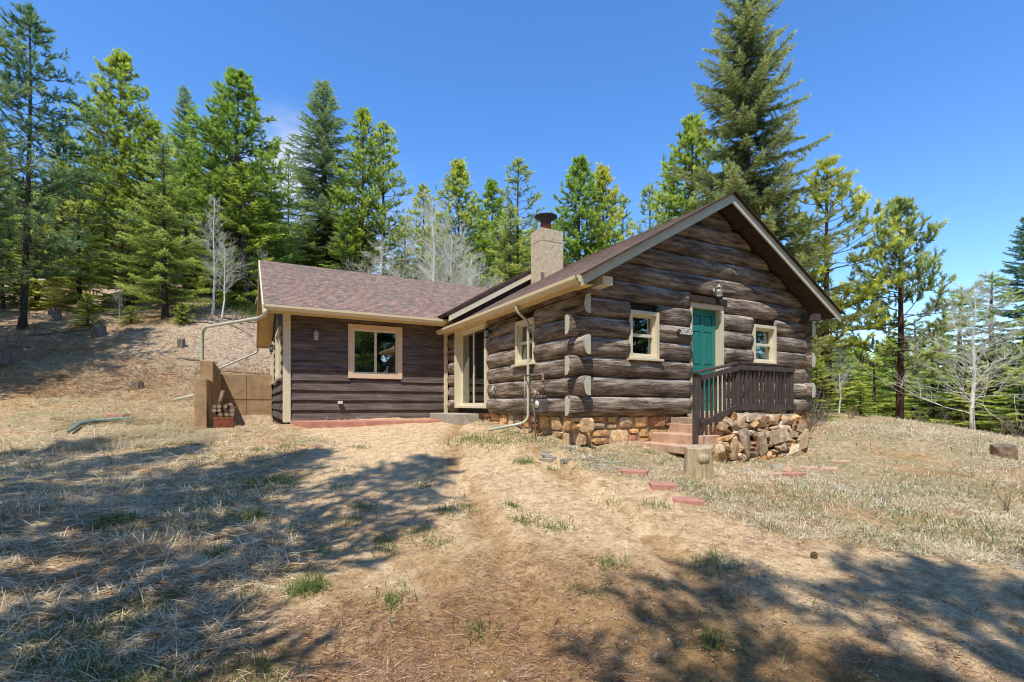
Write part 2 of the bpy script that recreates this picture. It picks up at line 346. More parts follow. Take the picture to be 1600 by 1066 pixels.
def off_origin(o, x, y, z):     # put a world-coordinate mesh's origin at its base
    o.data.transform(Matrix.Translation((-x, -y, -z))); o.location = (x, y, z); return o

# ------------------------------------------------------------------ ground sheet
def make_ground():
    n = 460
    a = np.linspace(-1, 1, n); w = 13*a + 20*a**3 + 210*a**7
    X, Y = np.meshgrid(w+3.4, w+8.5, indexing='ij'); x = X.ravel(); y = Y.ravel()
    z = ground(x, y); r, s = xy_to_rs(x, y)
    i = np.arange(n*n).reshape(n, n)
    F = np.stack([i[:-1, :-1].ravel(), i[1:, :-1].ravel(), i[1:, 1:].ravel(), i[:-1, 1:].ravel()], 1)
    d = drive(r, s)
    hill = sstep(15, 20, s)*sstep(0, 3, -r-2)*(fbm(x*.35, y*.35, 71) > .38)     # needle-strewn forest floor
    moist_rut = sstep(.45, .62, fbm(r*.55+.4*s, s*.3, 91))*sstep(6.5, 3.0, s)
    for off in (-.1, 1.5):
        moist_rut = np.maximum(moist_rut, .8*np.exp(-((r-(off-.12*(s-3)+.25*np.sin(s*.5)))/.22)**2)*(fbm(r*3, s*1.2, 93) > .45))  # wheel ruts darkened in the same mask
    red = sstep(.5, .6, fbm(x*.8, y*.8, 41))
    red = np.maximum(red, np.exp(-((r+4.6)/1.6)**2-((s-12)/.9)**2)*.9)
    C = np.stack([d, np.clip(hill, 0, 1), red, np.clip(moist_rut, 0, 1)], 1)
    C2 = C.copy()
    me = big_mesh('ground', np.stack([x, y, z], 1), F, smooth=True)
    for nm, k in (('drive', 0), ('forest', 1), ('redness', 2), ('moist_rut', 3)):
        at = me.attributes.new(nm, 'FLOAT', 'POINT'); at.data.foreach_set('value', C2[:, k].astype(np.float32))
    m, nt, b = new_mat('dirt and dry turf')
    tc = N(nt, 'ShaderNodeTexCoord')
    def noise(sc, det=8, ro=.65):
        q = N(nt, 'ShaderNodeTexNoise'); q.inputs['Scale'].default_value = sc; q.inputs['Detail'].default_value = det; q.inputs['Roughness'].default_value = ro
        nt.links.new(tc.outputs['Object'], q.inputs['Vector']); return q.outputs['Fac']
    def at(nm): q = N(nt, 'ShaderNodeAttribute'); q.attribute_name = nm; return q.outputs['Fac']
    def mix(f, a, c, bt='MIX'):
        q = N(nt, 'ShaderNodeMixRGB', blend_type=bt)
        for sock, v in zip(q.inputs, (f, a, c)):
            if isinstance(v, (int, float)): sock.default_value = v
            elif isinstance(v, tuple): sock.default_value = (*v, 1)
            else: nt.links.new(v, sock)
        return q.outputs[0]
    def rp(f, st): q = ramp(nt, st); nt.links.new(f, q.inputs[0]); return q.outputs[0]
    n1 = noise(1.6); n2 = noise(26, 10, .75); n3 = noise(7, 9, .7); n4 = noise(120, 4, .7)
    sand = rp(n3, [(.3, (.34, .225, .115)), (.44, (.60, .42, .235)), (.6, (.78, .58, .355))])
    sand = mix(1, sand, rp(n2, [(.32, (.50, .45, .40)), (.5, (1.0, 1, .98)), (.72, (1.3, 1.28, 1.25))]), 'MULTIPLY')
    sand = mix(1, sand, rp(n4, [(.35, (.72, .7, .68)), (.65, (1.15, 1.15, 1.15))]), 'MULTIPLY')
    sand = mix(at('moist_rut'), sand, mix(1, sand, (.60, .50, .38), 'MULTIPLY'))
    turf = rp(n3, [(.28, (.26, .17, .10)), (.5, (.50, .38, .24)), (.72, (.70, .57, .38))])
    turf = mix(1, turf, rp(n2, [(.3, (.5, .47, .42)), (.7, (1.25, 1.2, 1.1))]), 'MULTIPLY')
    turf = mix(rp(n1, [(.42, (0, 0, 0)), (.62, (.55, .55, .55))]), turf, (.24, .23, .10))
    fl = rp(n3, [(.3, (.24, .17, .11)), (.7, (.68, .54, .38))])
    fl = mix(1, fl, rp(n2, [(.3, (.5, .5, .5)), (.7, (1.35, 1.3, 1.2))]), 'MULTIPLY')
    c = mix(at('redness'), turf, mix(1, turf, (1.08, .93, .82), 'MULTIPLY'))
    c = mix(at('forest'), c, fl); c = mix(at('drive'), c, sand)
    n5 = noise(55, 6, .8); c = mix(1, c, rp(n5, [(.34, (.5, .46, .42)), (.43, (1, 1, 1)), (.66, (1.12, 1.12, 1.1))]), 'MULTIPLY'); nt.links.new(c, b.inputs['Base Color']); b.inputs['Roughness'].default_value = .95; b.inputs['Specular IOR Level'].default_value = .12
    h = mix(.45, n2, n4); bp = N(nt, 'ShaderNodeBump'); bp.inputs['Strength'].default_value = .9; bp.inputs['Distance'].default_value = .03
    nt.links.new(h, bp.inputs['Height']); nt.links.new(bp.outputs[0], b.inputs['Normal'])
    o = link('ground', me, m); o['kind'] = 'structure'
make_ground()

# ------------------------------------------------------------------ blades: grass, straw, litter
def blades(name, mat, r, s, length, width, lean, seed, label, tone_lo=0, tone_hi=1, up=1.0, arc=.5, comb=None):
    rg = np.random.default_rng(seed); n = len(r)
    x, y = rs_to_xy(r, s); z = ground(x, y)
    a = rg.uniform(0, 2*PI, n)
    if comb is not None:
        a = comb[0] + rg.normal(0, comb[1], n)
    el = np.clip(rg.normal(up, lean, n), .02, 1.5)          # radians above the ground
    L = length*rg.uniform(.45, 1.25, n); W = width*rg.uniform(.6, 1.4, n)
    dx, dy = np.cos(a), np.sin(a)
    curve = rg.uniform(-.2, 1, n)*arc
    side = np.stack([-dy, dx, rg.uniform(-.5, .5, n)], 1); side /= np.linalg.norm(side, axis=1)[:, None]
    bend = rg.normal(0, .22, n)
    rows = []
    for t, wk in ((0, .8), (.38, 1), (.72, .75), (1, .12)):
        e = el - curve*t
        px = x + dx*L*t*np.cos(e) - dy*L*bend*t*t; py = y + dy*L*t*np.cos(e) + dx*L*bend*t*t; pz = z - .004 + np.maximum(L*t*np.sin(e), .004+.012*t)
        c = np.stack([px, py, pz], 1); q = side*(W*wk/2)[:, None]
        rows += [c-q, c+q]
    V = np.stack(rows, 1).reshape(-1, 3)
    b = np.arange(n)*8
    F = np.concatenate([np.stack([b+2*k, b+2*k+1, b+2*k+3, b+2*k+2], 1) for k in range(3)])
    tone = np.repeat(np.clip(rg.normal((tone_lo+tone_hi)/2, (tone_hi-tone_lo)/3.4, n), 0, 1), 8)
    me = big_mesh(name, V, F, tone)
    o = link(name, me, mat); tag(o, label, name.replace('_', ' '), kind='stuff')
    return o
def scatter(rg, n, s0, s1, t0, t1, keep, p=1.0):
    """n candidates, denser close to the viewer's standpoint, thinned by keep(r,s)"""
    u = rg.uniform(0, 1, n); s = 1/((1/s0)*(1-u)+(1/s1)*u) if p == 1 else s0+(s1-s0)*u
    r = rg.uniform(t0, t1, n)*s
    x, y = rs_to_xy(r, s)
    k = rg.uniform(0, 1, n) < keep(r, s)
    k &= ~((x > .7) & (x < 12.3) & (y > 13.75) & (y < 22)) & ~((x > 5.2) & (x < 12.3) & (y > 7.3) & (y < 22))
    k &= ~((x > -1.1) & (x < 1.2) & (y > 13.9) & (y < 21)) & ~((x > 6.5) & (x < 9.9) & (y > 6.0) & (y < 7.5))
    return r[k], s[k]
rg = np.random.default_rng(3)
def inhouse_strip(r, s):
    x, y = rs_to_xy(r, s); return ((x > .9) & (x < 5.4) & (y > 12.4) & (y < 13.9))
def k_left(r, s):
    return (1-drive(r, s))*(r < -.5)*(s < 14.5)*(.25+.75*sstep(.36, .5, fbm(r*.8, s*.8, 51)))*(~inhouse_strip(r, s))*(.35+.65*sstep(3.2, 6.0, s-.35*(r+3)))
r, s = scatter(rg, 210000, 2.4, 14.5, -1.35, .0, k_left)
blades('dry_grass', 'straw', r, s, .17+.006*s, .0034+.00045*s, .28, 4, 'pale matted straw grass left of the drive', .15, .95, up=.16, arc=.6)
r, s = scatter(rg, 15000, 4.6, 13, -1.35, -.3, lambda r, s: (1-drive(r, s))*sstep(.5, .62, fbm(r*.9+9, s*.9, 52)))
blades('dry_grass', 'straw', r, s, .24, .004+.0004*s, .35, 5, 'taller upright straw grass left of the drive', .1, .9, up=.95, arc=.9)
r, s = scatter(rg, 230000, 3.8, 24, -.1, 1.2, lambda r, s: (1-drive(r, s))*(.2+.8*sstep(.38, .55, fbm(r*.7, s*.7, 53)))*((r > .6) | (s > 9)))
blades('dry_grass', 'straw', r, s, .07+.004*s, .003+.0005*s, .45, 6, 'short pale dry grass on the slope right of the cabin', .2, 1, up=.45, arc=.8)
def k_hill(r, s): return sstep(12.5, 14, s)*(r < 2)*sstep(.38, .58, fbm(r*.45, s*.45, 54))*(1-.35*sstep(19, 23, s))
r, s = scatter(rg, 260000, 12, 40, -1.3, -.3, k_hill)
blades('dry_grass', 'straw', r, s, .2, .0085, .3, 7, 'matted pale straw across the left hillside', .2, .9, up=.22, arc=.5)
# long straw combed down the bank by the retaining wall
r, s = scatter(rg, 26000, 10.3, 13.3, -.99, -.6, lambda r, s: (r/s > -.97)*sstep(.4, .55, fbm(r*.6+3, s*.6, 55)))
blades('dry_grass', 'straw', r, s, .34, .008, .2, 8, 'long straw combed down the bank beside the retaining wall', .45, 1, up=.2, arc=.5, comb=(R(-75), .5))
def k_green(r, s): return (1-.985*drive(r, s))*sstep(.49, .63, fbm(r*1.1+4, s*1.1, 56))
r, s = scatter(rg, 90000, 2.6, 22, -1.3, 1.2, k_green)
blades('green_grass', 'greengrass', r, s, .07+.006*s, .004+.0005*s, .3, 9, 'fresh green grass coming up through the dry turf', .1, .9, up=.9, arc=.8)
# tufts on the drive
tr, ts = [], []
for i in range(46):
    a = rg.uniform(-.55, .55); ss = rg.uniform(3.2, 11) if i > 5 else rg.uniform(5, 9)
    k = rg.integers(40, 110); rad = rg.uniform(.05, .13)
    tr.append(a*ss+rg.normal(0, rad, k)); ts.append(ss+rg.normal(0, rad, k))
for (px, py, ss, rad, k) in ((180, 850, 5.4, .1, 500), (480, 960, 3.95, .08, 380), (395, 830, 5.6, .08, 300), (410, 745, 7.4, .2, 500), (820, 718, 8.2, .1, 260), (735, 680, 10, .3, 900), (790, 690, 9.6, .35, 900), (600, 872, 5, .05, 60), (340, 905, 4.6, .04, 80)):
    tr.append((px-800)/773*ss+rg.normal(0, rad, k)); ts.append(ss+rg.normal(0, rad, k))
blades('green_grass', 'greengrass', np.concatenate(tr), np.concatenate(ts), .1, .006, .3, 10, 'small green tufts standing on the bare drive', .1, .9, up=1.05, arc=.7)
def k_lit(r, s):
    return sstep(.42, .6, fbm(r*.7+2, s*.7, 57))*(.25+.75*np.exp(-((r+1.6)/2.6)**2)+.9*sstep(3.5, 5, s)*sstep(1.5, 3, r)*drive(r, s))
r, s = scatter(rg, 100000, 2.3, 9, -1.2, 1.15, k_lit)
blades('pine_needle_litter', 'litter', r, s, .095, .0026+.0004*s, .08, 11, 'reddish fallen pine needles lying over the drive and turf', .1, .95, up=.06, arc=.1)
# fine twigs and needles on the forest floor
r, s = scatter(rg, 70000, 15, 50, -1.25, -.35, lambda r, s: .3+.7*sstep(.45, .6, fbm(r*.5, s*.5, 58)))
blades('pine_needle_litter', 'litter', r, s, .3, .014, .2, 12, 'brown needles and twigs littering the forest floor on the hill', .1, .9, up=.12, arc=.2)

def hull_rock(bm_list, cx, cy, cz, sx, sy, sz, rgn, rot=0, tilt=0, npt=16):
    bm = bmesh.new()
    for i in range(npt):
        v = Vector(rgn.normal(0, 1, 3)); v.normalize()
        m = max(abs(v.x), abs(v.y), abs(v.z)); v = v/(m**.92)*rgn.uniform(.82, 1.05)
        bm.verts.new((v.x*sx, v.y*sy, v.z*sz))
    res = bmesh.ops.convex_hull(bm, input=bm.verts)
    bmesh.ops.delete(bm, geom=[g for g in res['geom_interior'] if isinstance(g, bmesh.types.BMVert)], context='VERTS')
    M = Matrix.Translation((cx, cy, cz)) @ Matrix.Rotation(rot, 4, 'Z') @ Matrix.Rotation(tilt, 4, 'Y')
    bmesh.ops.transform(bm, matrix=M, verts=bm.verts)
    bm.verts.ensure_lookup_table(); bm.verts.index_update()
    vs = [tuple(v.co) for v in bm.verts]; fs = [tuple(v.index for v in f.verts) for f in bm.faces]
    bm.free(); return vs, fs
# gravel on the drive
def gravel():
    rgn = np.random.default_rng(8)
    base, fs = hull_rock(None, 0, 0, 0, 1, 1, .6, rgn, npt=9)
    base = np.array(base); ft = np.array([f for f in fs if len(f) == 3])
    r, s = scatter(rgn, 60000, 2.3, 13, -1.1, 1.1, lambda r, s: drive(r, s)*(.15+.85*sstep(.45, .62, fbm(r*.8, s*.8, 61)))+.06)
    n = len(r); x, y = rs_to_xy(r, s); z = ground(x, y)
    sz = np.exp(rgn.normal(-5.35, .45, n))*(1+.07*s); a = rgn.uniform(0, 2*PI, n)
    B = base[None]*sz[:, None, None]*rgn.uniform(.7, 1.4, (n, 1, 3))
    ca, sa = np.cos(a)[:, None], np.sin(a)[:, None]
    V = np.stack([B[..., 0]*ca-B[..., 1]*sa+x[:, None], B[..., 0]*sa+B[..., 1]*ca+y[:, None], B[..., 2]+z[:, None]+sz[:, None]*.2], -1).reshape(-1, 3)
    F = (ft[None]+(np.arange(n)*len(base))[:, None, None]).reshape(-1, 3)
    c = np.array([(.50, .38, .27), (.46, .33, .22), (.55, .45, .33), (.38, .24, .16), (.42, .36, .28)])[rgn.integers(0, 5, n)]*rgn.uniform(.7, 1.15, (n, 1))
    c = c*np.array([1.15, 1.05, .88]); C = np.repeat(np.concatenate([c, np.ones((n, 1))], 1), len(base), 0)
    o = link('gravel', big_mesh('gravel', V, F, colattr=C), 'stone'); tag(o, 'small loose gravel stones scattered over the drive', 'gravel', kind='stuff')
gravel()

# ------------------------------------------------------------------ the house
X0, X1 = 5.4, 12.08            # cabin side walls
Y0, Y1, YB = 7.43, 13.9, 21.6  # gable wall, wing front wall, rear wall
WX = .89                       # wing's left wall
RX, RZ, RS = 8.84, 5.95, .565  # main ridge
house = empty('log_cabin', (X0, Y0, 1.0))
tag(house, 'dark brown log cabin with a board-sided wing, green door and reddish shingle roof', 'cabin')
CH = .368; ZL0 = 1.565         # log course height and first centre
def roof_z(x): return RZ-.2 - RS*abs(x-RX)
def log(mb, axis, fixed, out, a0, a1, zcen, seed, depth=.17, h=.385, clip=None, step=.11, round0=False, round1=False):
    """half-round log along axis ('x' or 'y') lying on the wall plane 'fixed', bulging towards 'out'"""
    n = 17; L = a1-a0
    if L <= .05: return
    m = max(2, int(L/step)); ang = np.linspace(-PI/2, PI/2, n)
    vs = []; rgn = np.random.default_rng(seed)
    dph = depth*rgn.uniform(.88, 1.1); wob = rgn.uniform(0, 50)
    for i in range(m+1):
        for k, t in enumerate(ang):
            zz = zcen + h/2*math.sin(t)*1.0
            lo, hi = a0, a1
            if clip:
                c0, c1 = clip(zz); lo = max(a0, c0); hi = min(a1, c1)
                if lo > hi: lo = hi = (lo+hi)/2
            a = lo+(hi-lo)*i/m
            e = 1.0
            if round0: e = min(e, math.sqrt(max(0, 1-(max(0, .16-(a-a0))/.17)**2)))
            if round1: e = min(e, math.sqrt(max(0, 1-(max(0, .16-(a1-a))/.17)**2)))
            g = float(fbmc(a*.9+wob, t*.7+seed)); f2 = float(fbmc(a*1.6+wob, t*6+seed*3))
            f3 = float(fbmc(a*2.5+wob, t*14+seed*5)); rr = (1+(g-.5)*.34)*(.90+.16*f2)*(.95+.1*f3)
            d = dph*math.cos(t)**.72*rr*e if abs(t) < PI/2-.01 else 0
            zz2 = zcen + h/2*math.sin(t)*(1+(g-.5)*.05)*(e*.35+.65)
            o_ = fixed+out*(d)
            vs.append((a, o_, zz2) if axis == 'x' else (o_, a, zz2))
    fs = []
    for i in range(m):
        for k in range(n-1):
            q = (i*n+k, (i+1)*n+k, (i+1)*n+k+1, i*n+k+1)
            fs.append(q)
        fs.append((i*n+n-1, (i+1)*n+n-1, (i+1)*n, i*n))
    fs += [tuple(range(n)), tuple(range(m*n, (m+1)*n))[::-1]]
    flip = (axis == 'x' and out > 0) or (axis == 'y' and out < 0)
    if flip: fs = [f[::-1] for f in fs]
    mb.add(vs, fs, smooth=True)
_tab = np.random.default_rng(77).uniform(0, 1, (64, 64))
def fbmc(x, y):
    t = 0; a = .5
    for i in range(3):
        xx = x*2**i; yy = y*2**i; ix = math.floor(xx); iy = math.floor(yy); fx = xx-ix; fy = yy-iy
        fx = fx*fx*(3-2*fx); fy = fy*fy*(3-2*fy)
        A = _tab[ix % 64, iy % 64]; B = _tab[(ix+1) % 64, iy % 64]; C = _tab[ix % 64, (iy+1) % 64]; D = _tab[(ix+1) % 64, (iy+1) % 64]
        t += a*((A*(1-fx)+B*fx)*(1-fy)+(C*(1-fx)+D*fx)*fy); a *= .5
    return t/.875
def cut(a0, a1, z0, z1, holes):
    segs = [(a0, a1)]
    for (h0, h1, g0, g1) in holes:
        if z1 <= g0+.06 or z0 >= g1-.06: continue
        ns = []
        for (p, q) in segs:
            if h1 <= p or h0 >= q: ns.append((p, q)); continue
            if h0 > p: ns.append((p, h0))
            if h1 < q: ns.append((h1, q))
        segs = ns
    return segs
def wall_panel(mb, axis, f0, f1, a0, a1, z0, z1, holes):
    """solid backing wall with rectangular openings"""
    As = sorted({a0, a1, *[h[0] for h in holes], *[h[1] for h in holes]}); Zs = sorted({z0, z1, *[h[2] for h in holes], *[h[3] for h in holes]})
    for i in range(len(As)-1):
        for j in range(len(Zs)-1):
            ca = (As[i]+As[i+1])/2; cz = (Zs[j]+Zs[j+1])/2
            if any(h[0] < ca < h[1] and h[2] < cz < h[3] for h in holes): continue
            if axis == 'x': mb.box(As[i], As[i+1], f0, f1, Zs[j], Zs[j+1])
            else: mb.box(f0, f1, As[i], As[i+1], Zs[j], Zs[j+1])
# openings (outer trim sizes)
G_WIN1 = (6.46, 7.22, 2.48, 3.42); G_WIN2 = (10.10, 10.92, 2.53, 3.42); G_DOOR = (8.13, 9.15, 1.42, 3.74)
S_SLD = (11.08, 13.17, 1.50, 3.73); S_WIN = (8.82, 9.64, 2.46, 3.42)
gh = [G_WIN1, G_WIN2, G_DOOR]; sh = [S_SLD, S_WIN]
clipg = lambda z: (RX-(RZ-.17-z)/RS, RX+(RZ-.17-z)/RS)
mb = MB()
for k in range(12):
    zc_ = ZL0+CH*k; z0, z1 = zc_-CH/2, zc_+CH/2
    odd = k % 2 == 0
    a0 = X0-.31 if (odd and k < 5) else X0-.1; a1 = X1+.34 if (odd and k < 6) else X1+.1
    if k >= 6: a0, a1 = X0-.1, X1+.1
    for j, (p, q) in enumerate(cut(a0, a1, z0, z1, gh)):
        jit = .02
        log(mb, 'x', Y0, -1, p+(0 if p == a0 else random.Random(k*9+j).uniform(-.0, .02)), q, zc_, 100+k*7+j, clip=clipg if k > 4 else None, round1=(q == a1 and odd and k < 6),
            depth=.17)
mb.build('log_wall', 'log_x', house)
mb = MB()
wall_panel(mb, 'x', Y0+.0, Y0+.14, X0+.02, X1-.02, 1.0, 3.8, gh)
mb.prism([(X0+.02, Y0, 3.8), (X1-.02, Y0, 3.8), (X1-.02, Y0, roof_z(X1)+.02), (RX, Y0, RZ-.22), (X0+.02, Y0, roof_z(X0)+.02)], (0, .14, 0))
wall_panel(mb, 'y', X0+.0, X0+.14, Y0+.14, Y1, 1.0, 3.82, sh)
mb.box(X1-.14, X1, Y0+.14, YB-.14, 1.0, 3.8); mb.box(WX, X1, YB-.14, YB, 1.0, 3.9)
mb.prism([(X0, YB-.1, 3.9), (X1, YB-.1, 3.9), (RX, YB-.1, RZ-.1)], (0, .08, 0))
mb.build('backing_wall', 'darkwood', house)
mbs = [MB(), MB()]
for k in range(7):
    zc_ = ZL0+CH*k; z0, z1 = zc_-CH/2, zc_+CH/2
    a0 = Y0-.30 if (k % 2 == 1 and k < 6) else Y0-.08
    for j, (p, q) in enumerate(cut(a0, Y1, z0, z1, sh)):
        log(mbs[0 if p < 12 else 1], 'y', X0, -1, p, q, zc_, 300+k*5+j, depth=.17)
for mb in mbs: mb.build('log_wall', 'log_y', house)
mb = MB()
for k in range(6):
    zc_ = ZL0+CH*k
    a0 = Y0-.30 if k % 2 == 1 else Y0-.04
    log(mb, 'y', X1, 1, a0, YB, zc_, 400+k, depth=.17, step=.3)
mb.build('log_wall', 'log_y', house)
def end_cap(axis, pos, face, fixed, out, zcen, depth, h, seed):
    m = MB(); pts = []
    rgn = random.Random(seed)
    for i in range(13):
        t = -PI/2+PI*i/12
        d = depth*math.cos(t)**.55*rgn.uniform(.95, 1.04) if 0 < i < 12 else 0
        z = zcen+h/2*math.sin(t)
        pts.append((pos, fixed+out*d, z) if axis == 'x' else (fixed+out*d, pos, z))
    m.prism(pts, (face*.012, 0, 0) if axis == 'x' else (0, face*.012, 0))
    return m.build('log_end', 'cream_end', house)
for k in (1, 3, 5):
    end_cap('y', Y0-.302, -1, X0+.012, -1, ZL0+CH*k, .135, .345, k)
    end_cap('y', Y0-.302, -1, X1-.012, 1, ZL0+CH*k, .135, .345, k+10)
for k in (0, 2, 4):
    end_cap('x', X0-.312, -1, Y0+.012, -1, ZL0+CH*k, .135, .345, k+20)
# wing siding: lapped boards
W_WIN = (2.41, 3.89, 2.31, 3.78); L_WIN1 = (15.3, 17.3, 2.33, 3.80); L_WIN2 = (19.2, 20.9, 2.33, 3.80)
def siding(axis, plane, out, a0, a1, z0, z1, holes, pitch, mat, seed):
    mb = MB(); k = 0; z = z0
    while z < z1-.02:
        zt = min(z+pitch, z1)
        for (p, q) in cut(a0, a1, z, zt, [(h[0]+.04, h[1]-.04, h[2], h[3]) for h in holes]):
            m = max(1, int((q-p)/.25)); vs = []
            for i in range(m+1):
                a = p+(q-p)*i/m; wv = (fbmc(a*.9+seed, k*3.7)-.5)*.03; dw = (fbmc(a*1.3+seed, k*2.1+9)-.5)*.012
                prof = [(.004, zt+.012), (.062+dw, z-.012+wv), (.012, z-.016+wv), (.0, z)]
                for (d, zz) in prof:
                    vs.append((a, plane+out*d, zz) if axis == 'x' else (plane+out*d, a, zz))
            fs = [(i*4+j, (i+1)*4+j, (i+1)*4+(j+1) % 4, i*4+(j+1) % 4) for i in range(m) for j in range(4)] + [(0, 1, 2, 3), (m*4+3, m*4+2, m*4+1, m*4)]
            mb.add(vs, fs)
        z = zt; k += 1
    return mb.build('board_siding', mat, house)
ZW0 = 1.2
siding('x', Y1, -1, WX+.02, X0-.16, ZW0, 4.03, [W_WIN], .262, 'siding', 3)
siding('y', WX, -1, Y1+.02, YB, ZW0, 4.0, [L_WIN1, L_WIN2], .262, 'siding_y', 11)
WR, WRZ, WE, WEZ = 17.7, 6.20, 13.4, 4.02      # wing ridge y, z; front eave y, z
mb = MB()
wall_panel(mb, 'x', Y1, Y1+.12, WX, X0, 1.0, 4.03, [W_WIN])
wall_panel(mb, 'y', WX, WX+.12, Y1+.12, YB-.14, 1.0, 4.0, [L_WIN1, L_WIN2])
mb.prism([(WX, Y1, 4.0), (WX, YB, 4.0), (WX, WR, WRZ-.2)], (.1, 0, 0))
mb.build('backing_wall', 'darkwood', house)
# corner boards
mb = MB(); mb.box(WX-.07, WX+.10, Y1-.075, Y1-.03, 1.14, 4.02); mb.box(WX-.075, WX-.03, Y1-.03, Y1+.1, 1.14, 4.02); mb.build('corner_board', 'cream', house, bevel=.004)
mb = MB(); mb.box(WX-.07, WX-.02, YB-.13, YB+.02, 1.0, 3.98); mb.build('corner_board', 'cream', house, bevel=.004)
mb = MB(); mb.box(X0-.26, X0-.15, Y1-.08, Y1-.02, 1.2, 3.8); mb.build('corner_board', 'cream', house, bevel=.004)
# wing foundation strip
mb = MB(); mb.box(WX+.03, X0, Y1-.0, Y1+.08, .9, 1.2); mb.box(WX+.01, WX+.08, Y1, YB, .7, 1.2); mb.build('foundation', 'mortar', house)

# ---- windows
def window(x0, x1, z0, z1, plane, axis, out, trim, tmat, kind, sill=False, curtain=None):
    """window in a wall plane; local coordinate a along the wall, d outwards"""
    def bx(m, a0, a1, d0, d1, zz0, zz1):
        p, q = sorted((plane+out*d0, plane+out*d1))
        if axis == 'x': m.box(a0, a1, p, q, zz0, zz1)
        else: m.box(p, q, a0, a1, zz0, zz1)
    proud = .07 if trim > .12 else .10
    m = MB()
    bx(m, x0, x0+trim, -.05, proud, z0, z1); bx(m, x1-trim, x1, -.05, proud, z0, z1)
    bx(m, x0+trim, x1-trim, -.05, proud-.003, z1-trim, z1); bx(m, x0+trim, x1-trim, -.05, proud-.003, z0, z0+trim)
    w = m.build('window', tmat, house, bevel=.004)
    i0, i1, j0, j1 = x0+trim, x1-trim, z0+trim, z1-trim; t = .045
    m = MB()
    bx(m, i0, i0+t, -.06, .02, j0, j1); bx(m, i1-t, i1, -.06, .02, j0, j1)
    bx(m, i0+t, i1-t, -.06, .019, j1-t, j1); bx(m, i0+t, i1-t, -.06, .019, j0, j0+t)
    if kind == 'slide':
        c = (i0+i1)/2; bx(m, c-.03, c+.03, -.06, .024, j0+t, j1-t)
        panes = [(i0+t, c-.03, j0+t, j1-t, -.02), (c+.03, i1-t, j0+t, j1-t, -.02)]
    else:
        c = (j0+j1)/2; bx(m, i0+t, i1-t, -.06, .024, c-.028, c+.028)
        panes = [(i0+t, i1-t, j0+t, c-.028, -.02), (i0+t, i1-t, c+.028, j1-t, -.035)]
    m.build('sash', 'vinyl', w)
    for (a, b, c_, d_, dd) in panes:
        m = MB(); bx(m, a-.005, b+.005, dd-.006, dd, c_-.005, d_+.005); m.build('pane', 'glass', w)
    if curtain:
        for (mat, a, b, c_, d_) in curtain:
            m = MB(); bx(m, i0+(i1-i0)*a, i0+(i1-i0)*b, -.12, -.11, j0+(j1-j0)*c_, j0+(j1-j0)*d_); m.build('blind', mat, w)
    if sill:
        m = MB(); bx(m, x0-.03, x1+.06, -.02, .17, z0-.03, z0+.012); m.build('sill', tmat, w, bevel=.004)
    return w
window(*G_WIN1, Y0-.06, 'x', -1, .07, 'cream', 'hung', True, [('screen', 0, 1, 0, .5)])
window(*G_WIN2, Y0-.06, 'x', -1, .07, 'cream', 'hung', True, [('curtain', 0, 1, 0, .5)])
window(*S_WIN, X0-.06, 'y', -1, .07, 'cream', 'hung', True)
window(*W_WIN, Y1, 'x', -1, .13, 'peach', 'slide', False, [('screen', 0, .5, 0, 1)])
window(*L_WIN1, WX, 'y', -1, .10, 'cream', 'slide'); window(*L_WIN2, WX, 'y', -1, .10, 'cream', 'slide')
# ---- sliding glass door
def slider():
    y0, y1, z0, z1 = S_SLD; m = MB(); d0, d1 = X0-.2, X0+.08
    m.box(d0, d1, y0, y0+.1, z0, z1); m.box(d0, d1, y1-.1, y1, z0, z1); m.box(d0+.002, d1, y0+.1, y1-.1, z1-.14, z1); m.box(d0+.02, d1, y0+.1, y1-.1, z0, z0+.06)
    w = m.build('sliding_door', 'cream', house, bevel=.004); c = (y0+y1)/2; m = MB()
    for (a, b, xx) in ((y0+.1, c+.03, X0-.05), (c-.03, y1-.1, X0+.01)):
        m.box(xx-.02, xx+.02, a, a+.06, z0+.06, z1-.14); m.box(xx-.02, xx+.02, b-.06, b, z0+.06, z1-.14)
        m.box(xx-.019, xx+.019, a+.06, b-.06, z1-.2, z1-.14); m.box(xx-.019, xx+.019, a+.06, b-.06, z0+.06, z0+.14)
    m.build('door_frame', 'vinyl', w)
    for (a, b, xx) in ((y0+.16, c-.03, X0-.05), (c+.03, y1-.16, X0+.01)):
        m = MB(); m.box(xx-.004, xx+.004, a, b, z0+.13, z1-.19); m.build('pane', 'glass', w)
    m = MB(); m.box(X0+.10, X0+.11, c+.05, y1-.12, z0+.1, z1-.16); m.build('curtain', 'greencurtain', w)
    m = MB(); m.box(X0+.12, X0+.13, y0+.12, c, z0+.1, z1-.16); m.build('curtain', 'curtain', w)
    m = MB(); m.box(X0-.085, X0-.065, c-.005, c+.02, 2.45, 2.7); m.build('handle', 'lant', w)
slider()
